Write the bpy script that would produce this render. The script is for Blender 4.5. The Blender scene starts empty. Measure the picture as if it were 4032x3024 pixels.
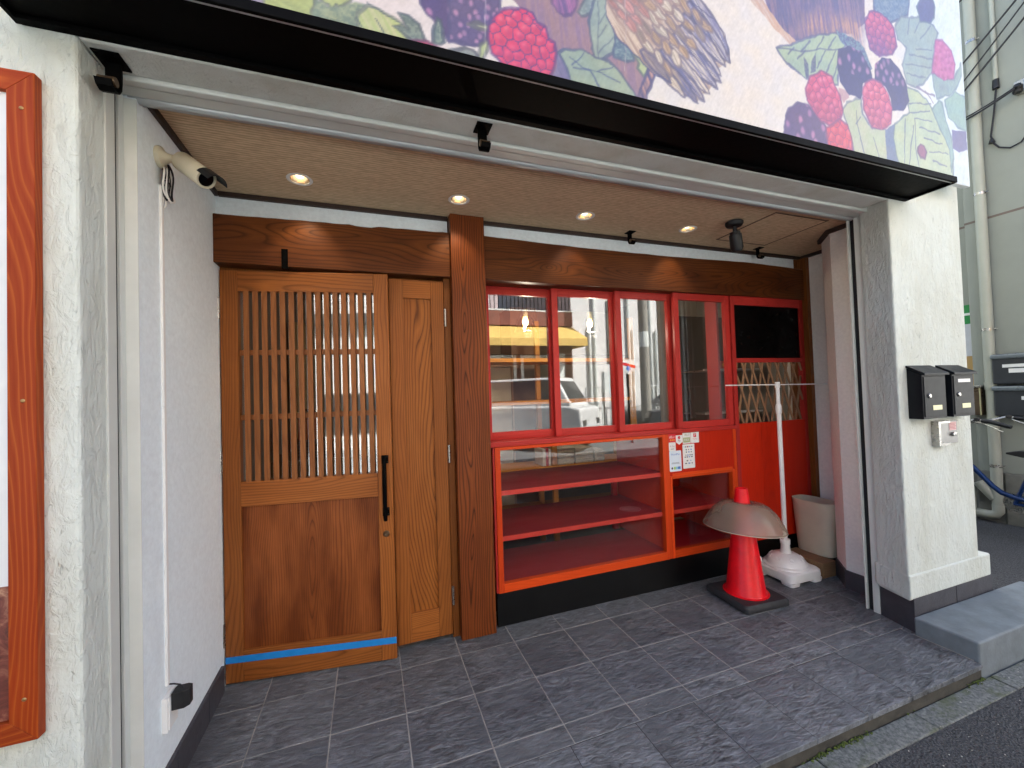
import bpy, bmesh, math, random
import numpy as np
from mathutils import Vector, Matrix, Euler
random.seed(11)
SC = bpy.context.scene
COL = SC.collection
R = math.radians

# ------------------------------------------------------------------ camera
cam_d = bpy.data.cameras.new('camera')
cam = bpy.data.objects.new('camera', cam_d)
COL.objects.link(cam)
cam_d.sensor_width = 36.0
cam_d.lens = 14.323
cam_d.clip_start = 0.02
cam_d.clip_end = 500
def set_cam():
    yaw, pit, rol = 0.3379, 0.0230, -0.0327
    f = Vector((math.sin(yaw)*math.cos(pit), math.cos(yaw)*math.cos(pit), math.sin(pit)))
    r0 = Vector((math.cos(yaw), -math.sin(yaw), 0))
    u0 = r0.cross(f)
    r = math.cos(rol)*r0 + math.sin(rol)*u0
    u = -math.sin(rol)*r0 + math.cos(rol)*u0
    m = Matrix((r, u, -f)).transposed().to_4x4()
    m.translation = Vector((-0.1708, -1.8604, 1.3585))
    cam.matrix_world = m
set_cam()
SC.camera = cam

# ------------------------------------------------------------------ sky, sun, exposure
SUN_EL, SUN_AZ = R(46), R(42)
W = bpy.data.worlds.new('World')
SC.world = W
W.use_nodes = True
wn = W.node_tree.nodes
sky = wn.new('ShaderNodeTexSky')
sky.sky_type = 'NISHITA'
sky.sun_disc = False
sky.sun_elevation = SUN_EL
sky.sun_rotation = SUN_AZ
sky.air_density = 1.0
sky.dust_density = 3.0
sky.ozone_density = 0.4
W.node_tree.links.new(sky.outputs[0], wn['Background'].inputs[0])
wn['Background'].inputs[1].default_value = 0.12
sd = bpy.data.lights.new('sun', 'SUN')
sd.energy = 5.0
sd.angle = R(0.5)
sd.color = (1.0, 0.985, 0.965)
sun = bpy.data.objects.new('sun', sd)
COL.objects.link(sun)
sv = Vector((math.sin(SUN_AZ)*math.cos(SUN_EL), math.cos(SUN_AZ)*math.cos(SUN_EL), math.sin(SUN_EL)))
sun.rotation_euler = sv.to_track_quat('Z', 'Y').to_euler()
sun.location = (6, 8, 14)
SC.view_settings.view_transform = 'Standard'
SC.view_settings.look = 'None'
SC.view_settings.gamma = 1
SC.view_settings.use_curve_mapping = False
SC.view_settings.exposure = 2.22
SC.cycles.max_bounces = 9
SC.cycles.diffuse_bounces = 5
SC.cycles.glossy_bounces = 4
SC.cycles.transmission_bounces = 4
SC.cycles.transparent_max_bounces = 16
SC.cycles.sample_clamp_indirect = 6.0
SC.cycles.caustics_reflective = False
SC.cycles.caustics_refractive = False

# ------------------------------------------------------------------ node helper
def lin(c):
    if isinstance(c, str):
        c = tuple(int(c[i:i+2], 16) for i in (0, 2, 4))
    o = []
    for v in c[:3]:
        v = v/255.0
        o.append(v/12.92 if v <= .04045 else ((v+.055)/1.055)**2.4)
    return (o[0], o[1], o[2], 1.0)

class NT:
    def __init__(s, name, rough=.5, **kw):
        s.m = bpy.data.materials.new(name)
        s.m.use_nodes = True
        s.t = s.m.node_tree
        s.b = s.t.nodes['Principled BSDF']
        s.set(s.b, {'Roughness': rough})
        s.set(s.b, kw)
    def set(s, n, ins):
        for k, v in ins.items():
            if isinstance(k, str) and k not in n.inputs: k = k.replace('_', ' ')
            i = n.inputs[k]
            if isinstance(v, bpy.types.NodeSocket): s.t.links.new(v, i)
            else:
                if i.type == 'RGBA' and not hasattr(v, '__len__'): v = (v, v, v, 1)
                i.default_value = v
    def add(s, typ, ins=None, **props):
        n = s.t.nodes.new('ShaderNode'+typ)
        for k, v in props.items(): setattr(n, k, v)
        if ins: s.set(n, ins)
        return n
    def math(s, op, a, b=0.0, c=0.0, clamp=False):
        n = s.add('Math', {0: a, 1: b}, operation=op, use_clamp=clamp)
        if op in ('MULTIPLY_ADD', 'SMOOTH_MIN', 'COMPARE'): s.set(n, {2: c})
        return n.outputs[0]
    def vmath(s, op, a, b=(0, 0, 0)):
        return s.add('VectorMath', {0: a, 1: b}, operation=op).outputs[0]
    def mix(s, f, a, b, mode='MIX'):
        n = s.add('Mix', data_type='RGBA', blend_type=mode)
        s.set(n, {0: f, 6: a, 7: b})
        return n.outputs[2]
    def ramp(s, f, *stops, interp='LINEAR'):
        n = s.add('ValToRGB', {0: f})
        e = n.color_ramp.elements
        n.color_ramp.interpolation = interp
        while len(e) < len(stops): e.new(0.5)
        for k, (p, c) in enumerate(stops):
            e[k].position = p
            e[k].color = (c, c, c, 1) if not hasattr(c, '__len__') else tuple(c[:3])+(1,)
        return n.outputs[0]
    def noise(s, vec, scale, detail=3.0, rough=.5, dist=0.0):
        return s.add('TexNoise', {'Vector': vec, 'Scale': scale, 'Detail': detail, 'Roughness': rough, 'Distortion': dist}).outputs[0]
    def coords(s, rnd=True, mult=(13.1, 7.7, 5.3)):
        c = s.add('TexCoord').outputs['Object']
        if rnd:
            r = s.add('ObjectInfo').outputs['Random']
            o = s.add('VectorMath', {0: mult, 'Scale': r}, operation='SCALE').outputs[0]
            c = s.vmath('ADD', c, o)
        return c
    def bump(s, h, strength=.3, dist=.01, normal=None):
        n = s.add('Bump', {'Height': h, 'Strength': strength, 'Distance': dist})
        if normal is not None: s.set(n, {'Normal': normal})
        return n.outputs[0]

def plain(name, col, rough=.5, var=.06, scale=9.0, bump=0.0, **kw):
    n = NT(name, rough, **kw)
    c = n.coords()
    f = n.noise(c, scale, 5, .6)
    col = lin(col) if (isinstance(col, str) or max(col) > 1) else tuple(col)+(1,)
    a = tuple(min(1, v*(1+var)) for v in col[:3])+(1,)
    b = tuple(v*(1-var*1.4) for v in col[:3])+(1,)
    n.set(n.b, {'Base Color': n.mix(n.ramp(f, (.3, 0), (.7, 1)), a, b)})
    r2 = n.math('MULTIPLY_ADD', n.noise(c, scale*2.7, 3), .18, rough-.09, clamp=True)
    n.set(n.b, {'Roughness': r2})
    if bump: n.set(n.b, {'Normal': n.bump(n.noise(c, scale*8, 4), bump, .004)})
    return n.m

def wood(name, axis, light, mid, dark, ring=.012, contrast=1.0, tilt=.05, rough=.42, fibre=.35, blotch=.35, depth=.07, coat=0.0, wob=.03):
    n = NT(name, rough)
    CENTRED.add(name)
    tc = n.add('TexCoord').outputs['Object']
    rnd = n.add('ObjectInfo').outputs['Random']
    x, y, z = n.add('SeparateXYZ', {0: tc}).outputs[:3]
    L, A, B = {'Z': (z, x, y), 'X': (x, z, y), 'Y': (y, x, z)}[axis]
    r2 = n.math('FRACT', n.math('MULTIPLY', rnd, 17.31))
    L = n.math('ADD', L, n.math('MULTIPLY', rnd, 31.0))
    wv = n.add('CombineXYZ', {0: n.math('MULTIPLY', L, .9), 1: n.math('MULTIPLY', A, 3.5), 2: n.math('MULTIPLY', B, 3.5)}).outputs[0]
    wv = n.vmath('ADD', wv, n.add('CombineXYZ', {1: n.math('MULTIPLY', rnd, 9.0)}).outputs[0])
    w1 = n.noise(wv, 1.7, 2, .5)
    w2 = n.noise(n.vmath('ADD', wv, (5.2, 1.3, 8.8)), 1.1, 1, .5)
    a0 = n.math('MULTIPLY_ADD', r2, .16, -.08)
    Aw = n.math('ADD', n.math('SUBTRACT', A, a0), n.math('MULTIPLY_ADD', w1, wob*2, -wob))
    Bw = n.math('ADD', n.math('ADD', B, depth), n.math('MULTIPLY_ADD', w2, tilt*4, -tilt*2))
    r = n.math('SQRT', n.math('ADD', n.math('MULTIPLY', Aw, Aw), n.math('MULTIPLY', Bw, Bw)))
    wv3 = n.add('CombineXYZ', {0: n.math('MULTIPLY', L, 3.0), 1: n.math('MULTIPLY', A, 26.0), 2: n.math('MULTIPLY', B, 26.0)}).outputs[0]
    r = n.math('ADD', r, n.math('MULTIPLY', n.noise(wv3, 1.0, 2), ring*.45))
    g = n.math('FRACT', n.math('DIVIDE', r, ring))
    ringm = n.ramp(g, (0, .25), (.45, .0), (.72, .35), (.90, 1.0), (1.0, .25))
    ff = n.add('CombineXYZ', {0: n.math('MULTIPLY', L, 7.0), 1: n.math('MULTIPLY', A, 240.0), 2: n.math('MULTIPLY', B, 240.0)}).outputs[0]
    fib = n.noise(ff, 1.0, 3, .6)
    blv = n.add('CombineXYZ', {0: n.math('MULTIPLY', L, 1.6), 1: n.math('MULTIPLY', A, 7.0), 2: n.math('MULTIPLY', B, 5.0)}).outputs[0]
    bl = n.ramp(n.noise(blv, 1.0, 4, .55), (.32, 0), (.68, 1))
    light, mid, dark = lin(light), lin(mid), lin(dark)
    base = n.mix(n.math('MULTIPLY', bl, blotch*1.6, clamp=True), light, mid)
    c = n.mix(n.math('MULTIPLY', ringm, .75*contrast, clamp=True), base, dark)
    fm = n.ramp(fib, (.35, 0), (.62, 1))
    c = n.mix(n.math('MULTIPLY', fm, fibre), c, n.mix(.55, c, dark))
    tone = n.math('MULTIPLY_ADD', n.math('FRACT', n.math('MULTIPLY', rnd, 5.77)), .30, .84)
    c = n.mix(1.0, c, n.add('CombineColor', {0: tone, 1: tone, 2: tone}).outputs[0], 'MULTIPLY')
    n.set(n.b, {'Base Color': c, 'Roughness': n.math('MULTIPLY_ADD', bl, .16, rough-.06),
                'Normal': n.bump(n.math('ADD', n.math('MULTIPLY', fib, .6), n.math('MULTIPLY', ringm, -.4)), .18, .002)})
    n.set(n.b, {'Specular IOR Level': .2})
    if coat: n.set(n.b, {'Coat Weight': coat, 'Coat Roughness': .25})
    return n.m

def pit_early(n, st): return n.ramp(n.noise(st, 46, 3, .65, .6), (.26, 1), (.33, 0))
def plaster(name, col, strength=.6, dirt=.10, scale=1.0):
    n = NT(name, .78)
    c = n.coords(False)
    big = n.noise(c, 7*scale, 3, .5, .8)
    st = n.vmath('MULTIPLY', c, (1.0, 1.0, .45))
    trow = n.noise(st, 21*scale, 5, .6, .5)
    ridge = n.math('ABSOLUTE', n.math('SUBTRACT', n.noise(st, 9*scale, 4, .6, .7), .5))
    rid = n.ramp(ridge, (0, 1), (.035, 0))
    mask = n.ramp(n.noise(c, 5.3, 2), (.48, 0), (.62, 1))
    rid = n.math('MULTIPLY', rid, mask)
    fine = n.noise(c, 190, 2, .5)
    h = n.math('ADD', n.math('MULTIPLY', big, .7), n.math('MULTIPLY', trow, .55))
    h = n.math('ADD', h, n.math('MULTIPLY', rid, -.10))
    h = n.math('ADD', h, n.math('MULTIPLY', fine, .07))
    h = n.math('ADD', h, n.math('MULTIPLY', n.ramp(n.noise(st, 42, 4, .65, 1.0), (.45, 0), (.6, 1)), .22))
    h = n.math('ADD', h, n.math('MULTIPLY', pit_early(n, st), -.30))
    col = lin(col)
    d = tuple(v*k for v, k in zip(col[:3], (1-dirt*1.6, 1-dirt*1.9, 1-dirt*2.5)))+(1,)
    m = n.ramp(n.noise(n.vmath('MULTIPLY', c, (1, 1, .35)), 4.3, 6, .62), (.42, 0), (.75, 1))
    cc = n.mix(m, col, d)
    cc = n.mix(n.math('MULTIPLY', rid, .10), cc, tuple(v*.5 for v in col[:3])+(1,))
    pit = n.ramp(n.noise(st, 46, 3, .65, .6), (.26, 1), (.33, 0))
    cc = n.mix(n.math('MULTIPLY', pit, .45), cc, tuple(v*.45 for v in col[:3])+(1,))
    stk = n.ramp(n.noise(n.vmath('MULTIPLY', c, (22, 22, .8)), 1.0, 4, .6), (.56, 0), (.80, 1))
    stm = n.ramp(n.noise(n.vmath('MULTIPLY', c, (1.6, 1.6, .9)), 1.0, 3, .5), (.45, 0), (.65, 1))
    cc = n.mix(n.math('MULTIPLY', n.math('MULTIPLY', stk, stm), .28), cc, lin('9a9484'))
    n.set(n.b, {'Base Color': cc, 'Normal': n.bump(h, strength, .012), 'Specular IOR Level': .25})
    return n.m

def glass(name, f0=.045, tint=(1, 1, 1), rough=0.0):
    n = NT(name)
    fac = n.add('LayerWeight', {'Blend': .5}).outputs['Facing']
    f5 = n.math('POWER', fac, 5.0)
    fr = n.math('MULTIPLY_ADD', f5, 1-f0, f0, clamp=True)
    tr = n.add('BsdfTransparent', {'Color': tuple(tint)+(1,)})
    gl = n.add('BsdfGlossy', {'Color': (1, 1, 1, 1), 'Roughness': rough})
    mx = n.add('MixShader', {0: fr, 1: tr.outputs[0], 2: gl.outputs[0]})
    n.t.links.new(mx.outputs[0], n.t.nodes['Material Output'].inputs[0])
    return n.m

def emit(name, col, strength):
    n = NT(name)
    n.set(n.b, {'Base Color': lin(col), 'Emission Color': lin(col), 'Emission Strength': strength})
    return n.m

# ------------------------------------------------------------------ mesh helper
OFF = {}
CENTRED = set()
class MB:
    def __init__(s): s.v, s.f = [], []
    def _add(s, vs, fs):
        b = len(s.v)
        s.v += [tuple(p) for p in vs]
        s.f += [tuple(b+i for i in f) for f in fs]
        return s
    def axial(s, A, D, prof, n=24):
        D = Vector(D).normalized(); a = Vector((0,0,1)) if abs(D.z) < .9 else Vector((1,0,0))
        u = D.cross(a).normalized(); w = D.cross(u)
        return s.ring_loft([[Vector(A)+D*h+(u*math.cos(2*math.pi*k/n)+w*math.sin(2*math.pi*k/n))*r for k in range(n)] for r, h in prof], cap=False)
    def box(s, x0, x1, y0, y1, z0, z1):
        return s._add([(x0,y0,z0),(x1,y0,z0),(x1,y1,z0),(x0,y1,z0),(x0,y0,z1),(x1,y0,z1),(x1,y1,z1),(x0,y1,z1)],
            [(0,3,2,1),(4,5,6,7),(0,1,5,4),(1,2,6,5),(2,3,7,6),(3,0,4,7)])
    def prism(s, pts, axis, lo, hi):
        n = len(pts)
        area = sum(pts[i][0]*pts[(i+1)%n][1]-pts[(i+1)%n][0]*pts[i][1] for i in range(n))
        if area < 0: pts = pts[::-1]
        mk = {'z': lambda a,b,c:(a,b,c), 'y': lambda a,b,c:(a,-c,b), 'x': lambda a,b,c:(c,a,b)}[axis]
        if axis == 'y': lo, hi = -hi, -lo
        vs = [mk(a,b,lo) for a,b in pts]+[mk(a,b,hi) for a,b in pts]
        fs = [tuple(range(n))[::-1], tuple(range(n,2*n))]+[(i,(i+1)%n,n+(i+1)%n,n+i) for i in range(n)]
        return s._add(vs, fs)
    def ring_loft(s, rings, cap=True, close=False):
        n = len(rings[0]); vs = [p for r in rings for p in r]; fs = []
        m = len(rings)
        for k in range(m if close else m-1):
            k2 = (k+1) % m
            for i in range(n):
                j = (i+1) % n
                fs.append((k*n+i, k*n+j, k2*n+j, k2*n+i))
        if cap and not close:
            fs.append(tuple(range(n))[::-1]); fs.append(tuple((m-1)*n+i for i in range(n)))
        return s._add(vs, fs)
    def tube(s, path, r, n=8, cap=True, close=False):
        path = [Vector(p) for p in path]; rr = r if hasattr(r, '__len__') else [r]*len(path)
        rings = []; prev = None
        for i, p in enumerate(path):
            if close: t = path[(i+1)%len(path)]-path[i-1]
            else: t = path[min(i+1,len(path)-1)]-path[max(i-1,0)]
            t.normalize()
            if prev is None:
                a = Vector((0,0,1)) if abs(t.z) < .9 else Vector((1,0,0))
                u = t.cross(a).normalized()
            else:
                u = (prev-t*prev.dot(t)).normalized()
            prev = u; w = t.cross(u)
            rings.append([p+(u*math.cos(2*math.pi*k/n)+w*math.sin(2*math.pi*k/n))*rr[i] for k in range(n)])
        return s.ring_loft(rings, cap, close)
    def lathe(s, prof, c=(0,0,0), n=32, axis='z', sx=1, sy=1, cap=True):
        rings = []
        for r, h in prof:
            ring = []
            for k in range(n):
                a = 2*math.pi*k/n
                p = (r*sx*math.cos(a), r*sy*math.sin(a), h)
                if axis == 'y': p = (p[0], h, -p[1])
                if axis == 'x': p = (h, p[0], p[1])
                ring.append((c[0]+p[0], c[1]+p[1], c[2]+p[2]))
            rings.append(ring)
        return s.ring_loft(rings, cap)
    def quad(s, *p): return s._add(p, [tuple(range(len(p)))])
    def build(s, name, mat, parent=None, bevel=0.0, smooth=False, seg=2, loc=None, recalc=False, local=False):
        off = (0,0,0) if local else OFF.get(parent.name, (0,0,0)) if parent else (loc or (0,0,0))
        me = bpy.data.meshes.new(name)
        me.from_pydata([(a-off[0], b-off[1], c-off[2]) for a,b,c in s.v], [], s.f)
        if recalc:
            bm = bmesh.new(); bm.from_mesh(me); bmesh.ops.recalc_face_normals(bm, faces=bm.faces); bm.to_mesh(me); bm.free()
        me.materials.append(mat)
        if smooth:
            me.polygons.foreach_set('use_smooth', [True]*len(me.polygons))
            try: me.set_sharp_from_angle(angle=R(38))
            except Exception: pass
        me.update()
        o = bpy.data.objects.new(name, me)
        COL.objects.link(o)
        OFF[o.name] = off
        if parent: o.parent = parent
        elif loc: o.location = loc
        if mat.name in CENTRED and not local:
            lo = [min(p[i] for p in s.v) for i in range(3)]; hi = [max(p[i] for p in s.v) for i in range(3)]
            c = Vector([(lo[i]+hi[i])/2-off[i] for i in range(3)])
            me.transform(Matrix.Translation(-c)); o.location = o.location+c
            OFF[o.name] = tuple(off[i]+c[i] for i in range(3))
        if bevel:
            bv = o.modifiers.new('edge', 'BEVEL'); bv.width = bevel; bv.segments = seg; bv.limit_method = 'ANGLE'; bv.angle_limit = R(40)
        return o

def thing(name, label, cat, loc=(0,0,0), group=None, rotz=0, local=False):
    o = bpy.data.objects.new(name, None)
    COL.objects.link(o)
    o.location = loc; o.rotation_euler = (0,0,rotz)
    o.empty_display_size = .1
    OFF[o.name] = (0,0,0) if local else tuple(loc)
    return tag(o, label, cat, group)
def tag(o, label, cat, group=None):
    o['label'] = label; o['category'] = cat
    if group: o['group'] = group
    return o
def struct(o):
    o['kind'] = 'structure'; return o
def copy_tree(o, parent=None):
    c = o.copy(); COL.objects.link(c); OFF[c.name] = OFF.get(o.name, (0,0,0))
    if parent: c.parent = parent
    for ch in list(o.children): copy_tree(ch, c)
    return c
def text(body, size, mat, parent, loc, name='lettering', align='CENTER', squeeze=1.0, rotz=0.0):
    cu = bpy.data.curves.new(name, 'FONT')
    cu.body = body; cu.size = size; cu.align_x = align; cu.align_y = 'CENTER'; cu.resolution_u = 3
    t = bpy.data.objects.new('tmp', cu); COL.objects.link(t)
    bpy.context.view_layer.update()
    me = bpy.data.meshes.new_from_object(t.evaluated_get(bpy.context.evaluated_depsgraph_get()))
    bpy.data.objects.remove(t); bpy.data.curves.remove(cu)
    me.materials.clear(); me.materials.append(mat)
    o = bpy.data.objects.new(name, me); COL.objects.link(o)
    off = OFF.get(parent.name, (0,0,0)); OFF[o.name] = off
    o.location = Vector(loc)-Vector(off)
    o.rotation_euler = (R(90), 0, rotz); o.scale = (squeeze, 1, 1); o.parent = parent
    o['kind'] = 'stuff'
    return o
# ------------------------------------------------------------------ materials
M = {}
M['plaster'] = plaster('white_plaster', 'd3d9d2', .8)
M['plaster_soffit'] = plaster('soffit_plaster', 'cdd0ca', .45, .12, .8)
M['wallpaper'] = plain('wall_lining', 'edf6f9', .7, .05, 55, .2)
M['white_paint'] = plain('white_paint', 'd8dcd6', .5, .05, 6, .05)
M['kerb'] = plain('kerb_mossy_brown', '46433b', .9, .3, 12, .4)
M['rail'] = plain('grey_white_rail', 'cdd0ca', .42, .05, 5)
M['alu'] = plain('aluminium_rail', 'b4b8b8', .32, .03, 5, 0, Metallic=.25)
M['black'] = plain('black_metal', '030303', .6, .2, 20, 0, Specular_IOR_Level=.06)
M['black_matt'] = plain('black_plastic', '141416', .5, .2, 20)
M['groove'] = plain('dark_groove', '1b191b', .8)
M['trim'] = plain('dark_trim', '35241b', .6, .2, 20)
M['kick'] = plain('black_kickboard', '060708', .42, .3, 6, 0, Specular_IOR_Level=.3)
M['steel'] = plain('steel', 'a9a7a2', .28, .06, 20, 0, Metallic=.9)
M['bronze'] = plain('dull_bronze', '6d5a44', .4, .1, 20, 0, Metallic=.7)
M['screw'] = plain('brass_screw', 'a98a5a', .35, .1, 20, 0, Metallic=.8)
DL, DM, DD = 'a8652e', '8a4c1e', '431d0a'
M['wood_v'] = wood('door_wood_upright', 'Z', DL, '88491b', DD, .011, .7, .05)
M['wood_h'] = wood('door_wood_crosswise', 'X', DL, '88491b', DD, .012, .75, .06)
M['wood_panel'] = wood('door_panel_wood', 'Z', '98562a', '693413', '391705', .009, .8, .07, blotch=.8)
M['wood_side'] = wood('side_panel_wood', 'Z', 'a5642c', '84461a', '401b08', .013, 1.05, .09)
M['slat'] = wood('slat_wood', 'Z', '9d6438', '7c4724', '4a2611', .011, .55, .04, fibre=.5)
M['post'] = wood('post_wood', 'Z', '8a4820', '692f10', '2d1005', .014, 1.15, .08, fibre=.45)
M['beam'] = wood('beam_wood', 'X', '7c4620', '582a0e', '2a1106', .013, .9, .12, blotch=.6, depth=.06)
M['jamb'] = wood('jamb_wood', 'Z', '8a5224', '6e3d18', '44220e', .012, .5)
M['red_sash'] = wood('red_sash_wood', 'Z', 'bb3731', 'aa2a27', '871817', .013, .3, .05, .36, .25, .3)  # pinker than the case frames: sky reflection put into the colour
M['red_sash_h'] = wood('red_sash_wood_crosswise', 'X', 'bd3932', 'ac2b28', '871817', .013, .3, .05, .36, .25, .3)
M['red_case'] = wood('orange_red_case_wood', 'Z', 'da4c1c', 'cf3f16', 'ab2c0c', .012, .35, .05, .33, .3, .35)  # more orange than the sashes: light on the stain put into the colour
M['red_case_h'] = wood('orange_red_case_wood_crosswise', 'X', 'dd501c', 'd24216', 'ab2c0c', .012, .35, .05, .33, .3, .35)
M['red_panel'] = wood('red_panel_wood', 'Z', 'd22f12', 'c2250d', '971707', .012, .25, .05, .36, .3, .4)
M['red_shelf'] = wood('red_shelf_wood', 'X', 'a3222a', '961b22', '74131a', .016, .22, .05, .36, .25, .4)
M['shelf_edge'] = wood('lit_shelf_edge_wood', 'X', 'cf4436', 'bd362c', '96241e', .013, .25, .05, .36, .25, .35)  # lighter red than the shelf: front light painted into the edge colour
M['wallpaper_bounce'] = plain('wall_lining_bounce', 'f0ebe4', .7, .05, 55, .2)  # warm copy of the lining, red bounce light put into its colour
M['bamboo'] = wood('lattice_wood', 'Z', 'a07c5e', '866348', '5f412b', .012, .35, .04)
M['orange_wood'] = wood('orange_shelf_wood', 'X', 'c98a3c', 'b57629', '8f5918', .014, .35, .05)
M['frame_wood'] = wood('red_pine_frame', 'Z', '93310a', '7f2807', 'bb6022', .009, .8, .05, .5, .2, .5)
M['frame_wood_h'] = wood('red_pine_frame_crosswise', 'X', '93310a', '7f2807', 'bb6022', .009, .8, .05, .5, .2, .5)
M['crate_wood'] = wood('wood_block', 'X', '8d6f52', '7a5d42', '5b4430', .01, .4)
M['glass'] = glass('window_glass', .105)
M['glass_case'] = glass('case_glass', .03)
M['black_glass'] = plain('black_pane', '040405', .3, .1, 9, 0, Specular_IOR_Level=.12)
M['tape'] = plain('blue_tape', '1583cf', .55, .05, 30)
M['cone_red'] = plain('red_cone_plastic', 'e90f1e', .36, .14, 14, .05, Specular_IOR_Level=.35)
M['rubber'] = plain('black_rubber', '2c2d2f', .65, .2, 20, .2)
M['white_plastic'] = plain('white_plastic', 'efefeb', .35, .04, 8)
M['cream_plastic'] = plain('cream_plastic', 'cfc7ae', .4, .05, 8)
M['bin_plastic'] = plain('grey_beige_plastic', 'c9bfa8', .5, .06, 8)
M['label_white'] = plain('white_label', 'e6e6e2', .5, .03)
M['ink'] = plain('grey_ink', '4a4d55', .6)
M['brass_plate'] = plain('pale_brass_plate', 'c9c49a', .35, .05, 8, 0, Metallic=.4)
M['mail_black'] = plain('black_mailbox_metal', '101216', .42, .15, 10, 0, Specular_IOR_Level=.2)
M['neigh'] = plain('grey_render_wall', '90938a', .75, .05, 2.2, .25)
M['neigh_dark'] = plain('grey_render_return', '858482', .75, .06, 2.2, .25)
M['concrete'] = plain('stained_concrete', '77766f', .85, .28, 5, .5)
M['pipe'] = plain('grey_pvc_pipe', 'a3a598', .38, .06, 3)
M['wire'] = plain('black_cable', '15131a', .5)

def tile_mat():
    n = NT('slate_tile', .4)
    c = n.coords(True, (31, 17, 0))
    s = n.vmath('MULTIPLY', c, (1.0, 3.0, 1.0))
    a = n.noise(s, 10, 6, .66, 1.3)
    b = n.noise(s, 26, 4, .6, 1.2)
    f = n.noise(c, 150, 3, .6)
    h = n.math('ADD', n.math('MULTIPLY', a, .9), n.math('MULTIPLY', b, .5))
    h2 = n.math('ADD', h, n.math('MULTIPLY', f, .08))
    rnd = n.add('ObjectInfo').outputs['Random']
    k = n.ramp(h, (.50, 0), (.72, .5), (.92, 1))
    msk = n.ramp(n.noise(n.vmath('ADD', c, (3.3, 9.1, 0)), 3.2, 3, .5), (.36, .25), (.62, 1))
    col = n.mix(msk, lin('565a5e'), n.mix(k, lin('1d1e1f'), lin('969a9f')))  # ridges light, hollows dark: glints and relief shade painted into the slate
    dust = n.ramp(n.noise(c, 3.1, 5, .6), (.40, 0), (.72, 1))
    col = n.mix(n.math('MULTIPLY', dust, .45), col, lin('787b7c'))
    t = n.math('MULTIPLY_ADD', rnd, .24, .86)
    col = n.mix(1.0, col, n.add('CombineColor', {0: t, 1: t, 2: t}).outputs[0], 'MULTIPLY')
    n.set(n.b, {'Base Color': col, 'Roughness': n.math('MULTIPLY_ADD', dust, .28, .34, clamp=True),
                'Normal': n.bump(n.math('MULTIPLY', h2, msk), 1.0, .018)})
    return n.m
M['tile'] = tile_mat()
M['skirt_tile'] = plain('dark_skirting_tile', '424146', .5, .16, 12, .3)
M['grout'] = plain('pale_grout', 'a39f97', .85, .15, 12)
M['stone_step'] = plain('blue_grey_step_stone', '70787c', .75, .16, 9, .35)

def ceil_mat():
    n = NT('woven_ceiling_paper', .8)
    c = n.coords(False)
    x, y, z = n.add('SeparateXYZ', {0: c}).outputs[:3]
    wob = n.noise(n.vmath('MULTIPLY', c, (14, 50, 1)), 1.0, 3)
    yy = n.math('ADD', n.math('MULTIPLY', y, 62.0), n.math('MULTIPLY', wob, 1.1))
    line = n.math('SINE', n.math('MULTIPLY', yy, 6.283))
    q = n.noise(n.vmath('MULTIPLY', c, (30, 62, 1)), 1.0, 2)
    g = n.math('MULTIPLY_ADD', line, .30, n.math('MULTIPLY', q, 1.0))
    col = n.mix(n.ramp(g, (.2, 0), (.8, 1)), lin('c0a582'), lin('e2c8a4'))
    n.set(n.b, {'Base Color': col, 'Normal': n.bump(g, .35, .004)})
    return n.m
M['ceiling'] = ceil_mat()

def asphalt_mat():
    n = NT('asphalt', .85)
    c = n.coords(False)
    a = n.noise(c, 130, 3, .7)
    v = n.add('TexVoronoi', {'Vector': c, 'Scale': 120.0}).outputs['Distance']
    big = n.noise(c, 1.3, 5)
    col = n.mix(n.ramp(a, (.35, 0), (.72, 1)), lin('2a2b2f'), lin('696b6d'))
    col = n.mix(n.math('MULTIPLY', big, .35), col, lin('3a3a3d'))
    n.set(n.b, {'Base Color': col, 'Normal': n.bump(n.math('ADD', v, a), 1.0, .012)})
    return n.m
M['asphalt'] = asphalt_mat()

def gutter_mat():
    n = NT('mossy_concrete', .9)
    c = n.coords(False)
    a = n.noise(c, 70, 5, .7)
    b = n.noise(n.vmath('MULTIPLY', c, (1, 2, 1)), 6, 5, .65)
    col = n.mix(n.ramp(a, (.35, 0), (.7, 1)), lin('4c4f4e'), lin('8b8d88'))
    col = n.mix(n.ramp(b, (.5, 0), (.66, .8)), col, lin('4f5632'))
    n.set(n.b, {'Base Color': col, 'Normal': n.bump(a, .6, .006)})
    return n.m
M['gutter'] = gutter_mat()
# ------------------------------------------------------------------ ground
struct(MB().box(-40, 40, -40, -.815, -.35, -.075).build('street', M['asphalt']))
struct(MB().box(3.216, 40, -.735, 14, -.35, -.074).build('alley_ground', M['asphalt']))
g = MB()
x = -4.0
while x < 9:
    g.box(x+.004, x+.596, -.821, -.731, -.2, -.068 + random.uniform(-.002, .002)); x += .6
struct(g.build('gutter', M['gutter'], bevel=.004))

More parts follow.
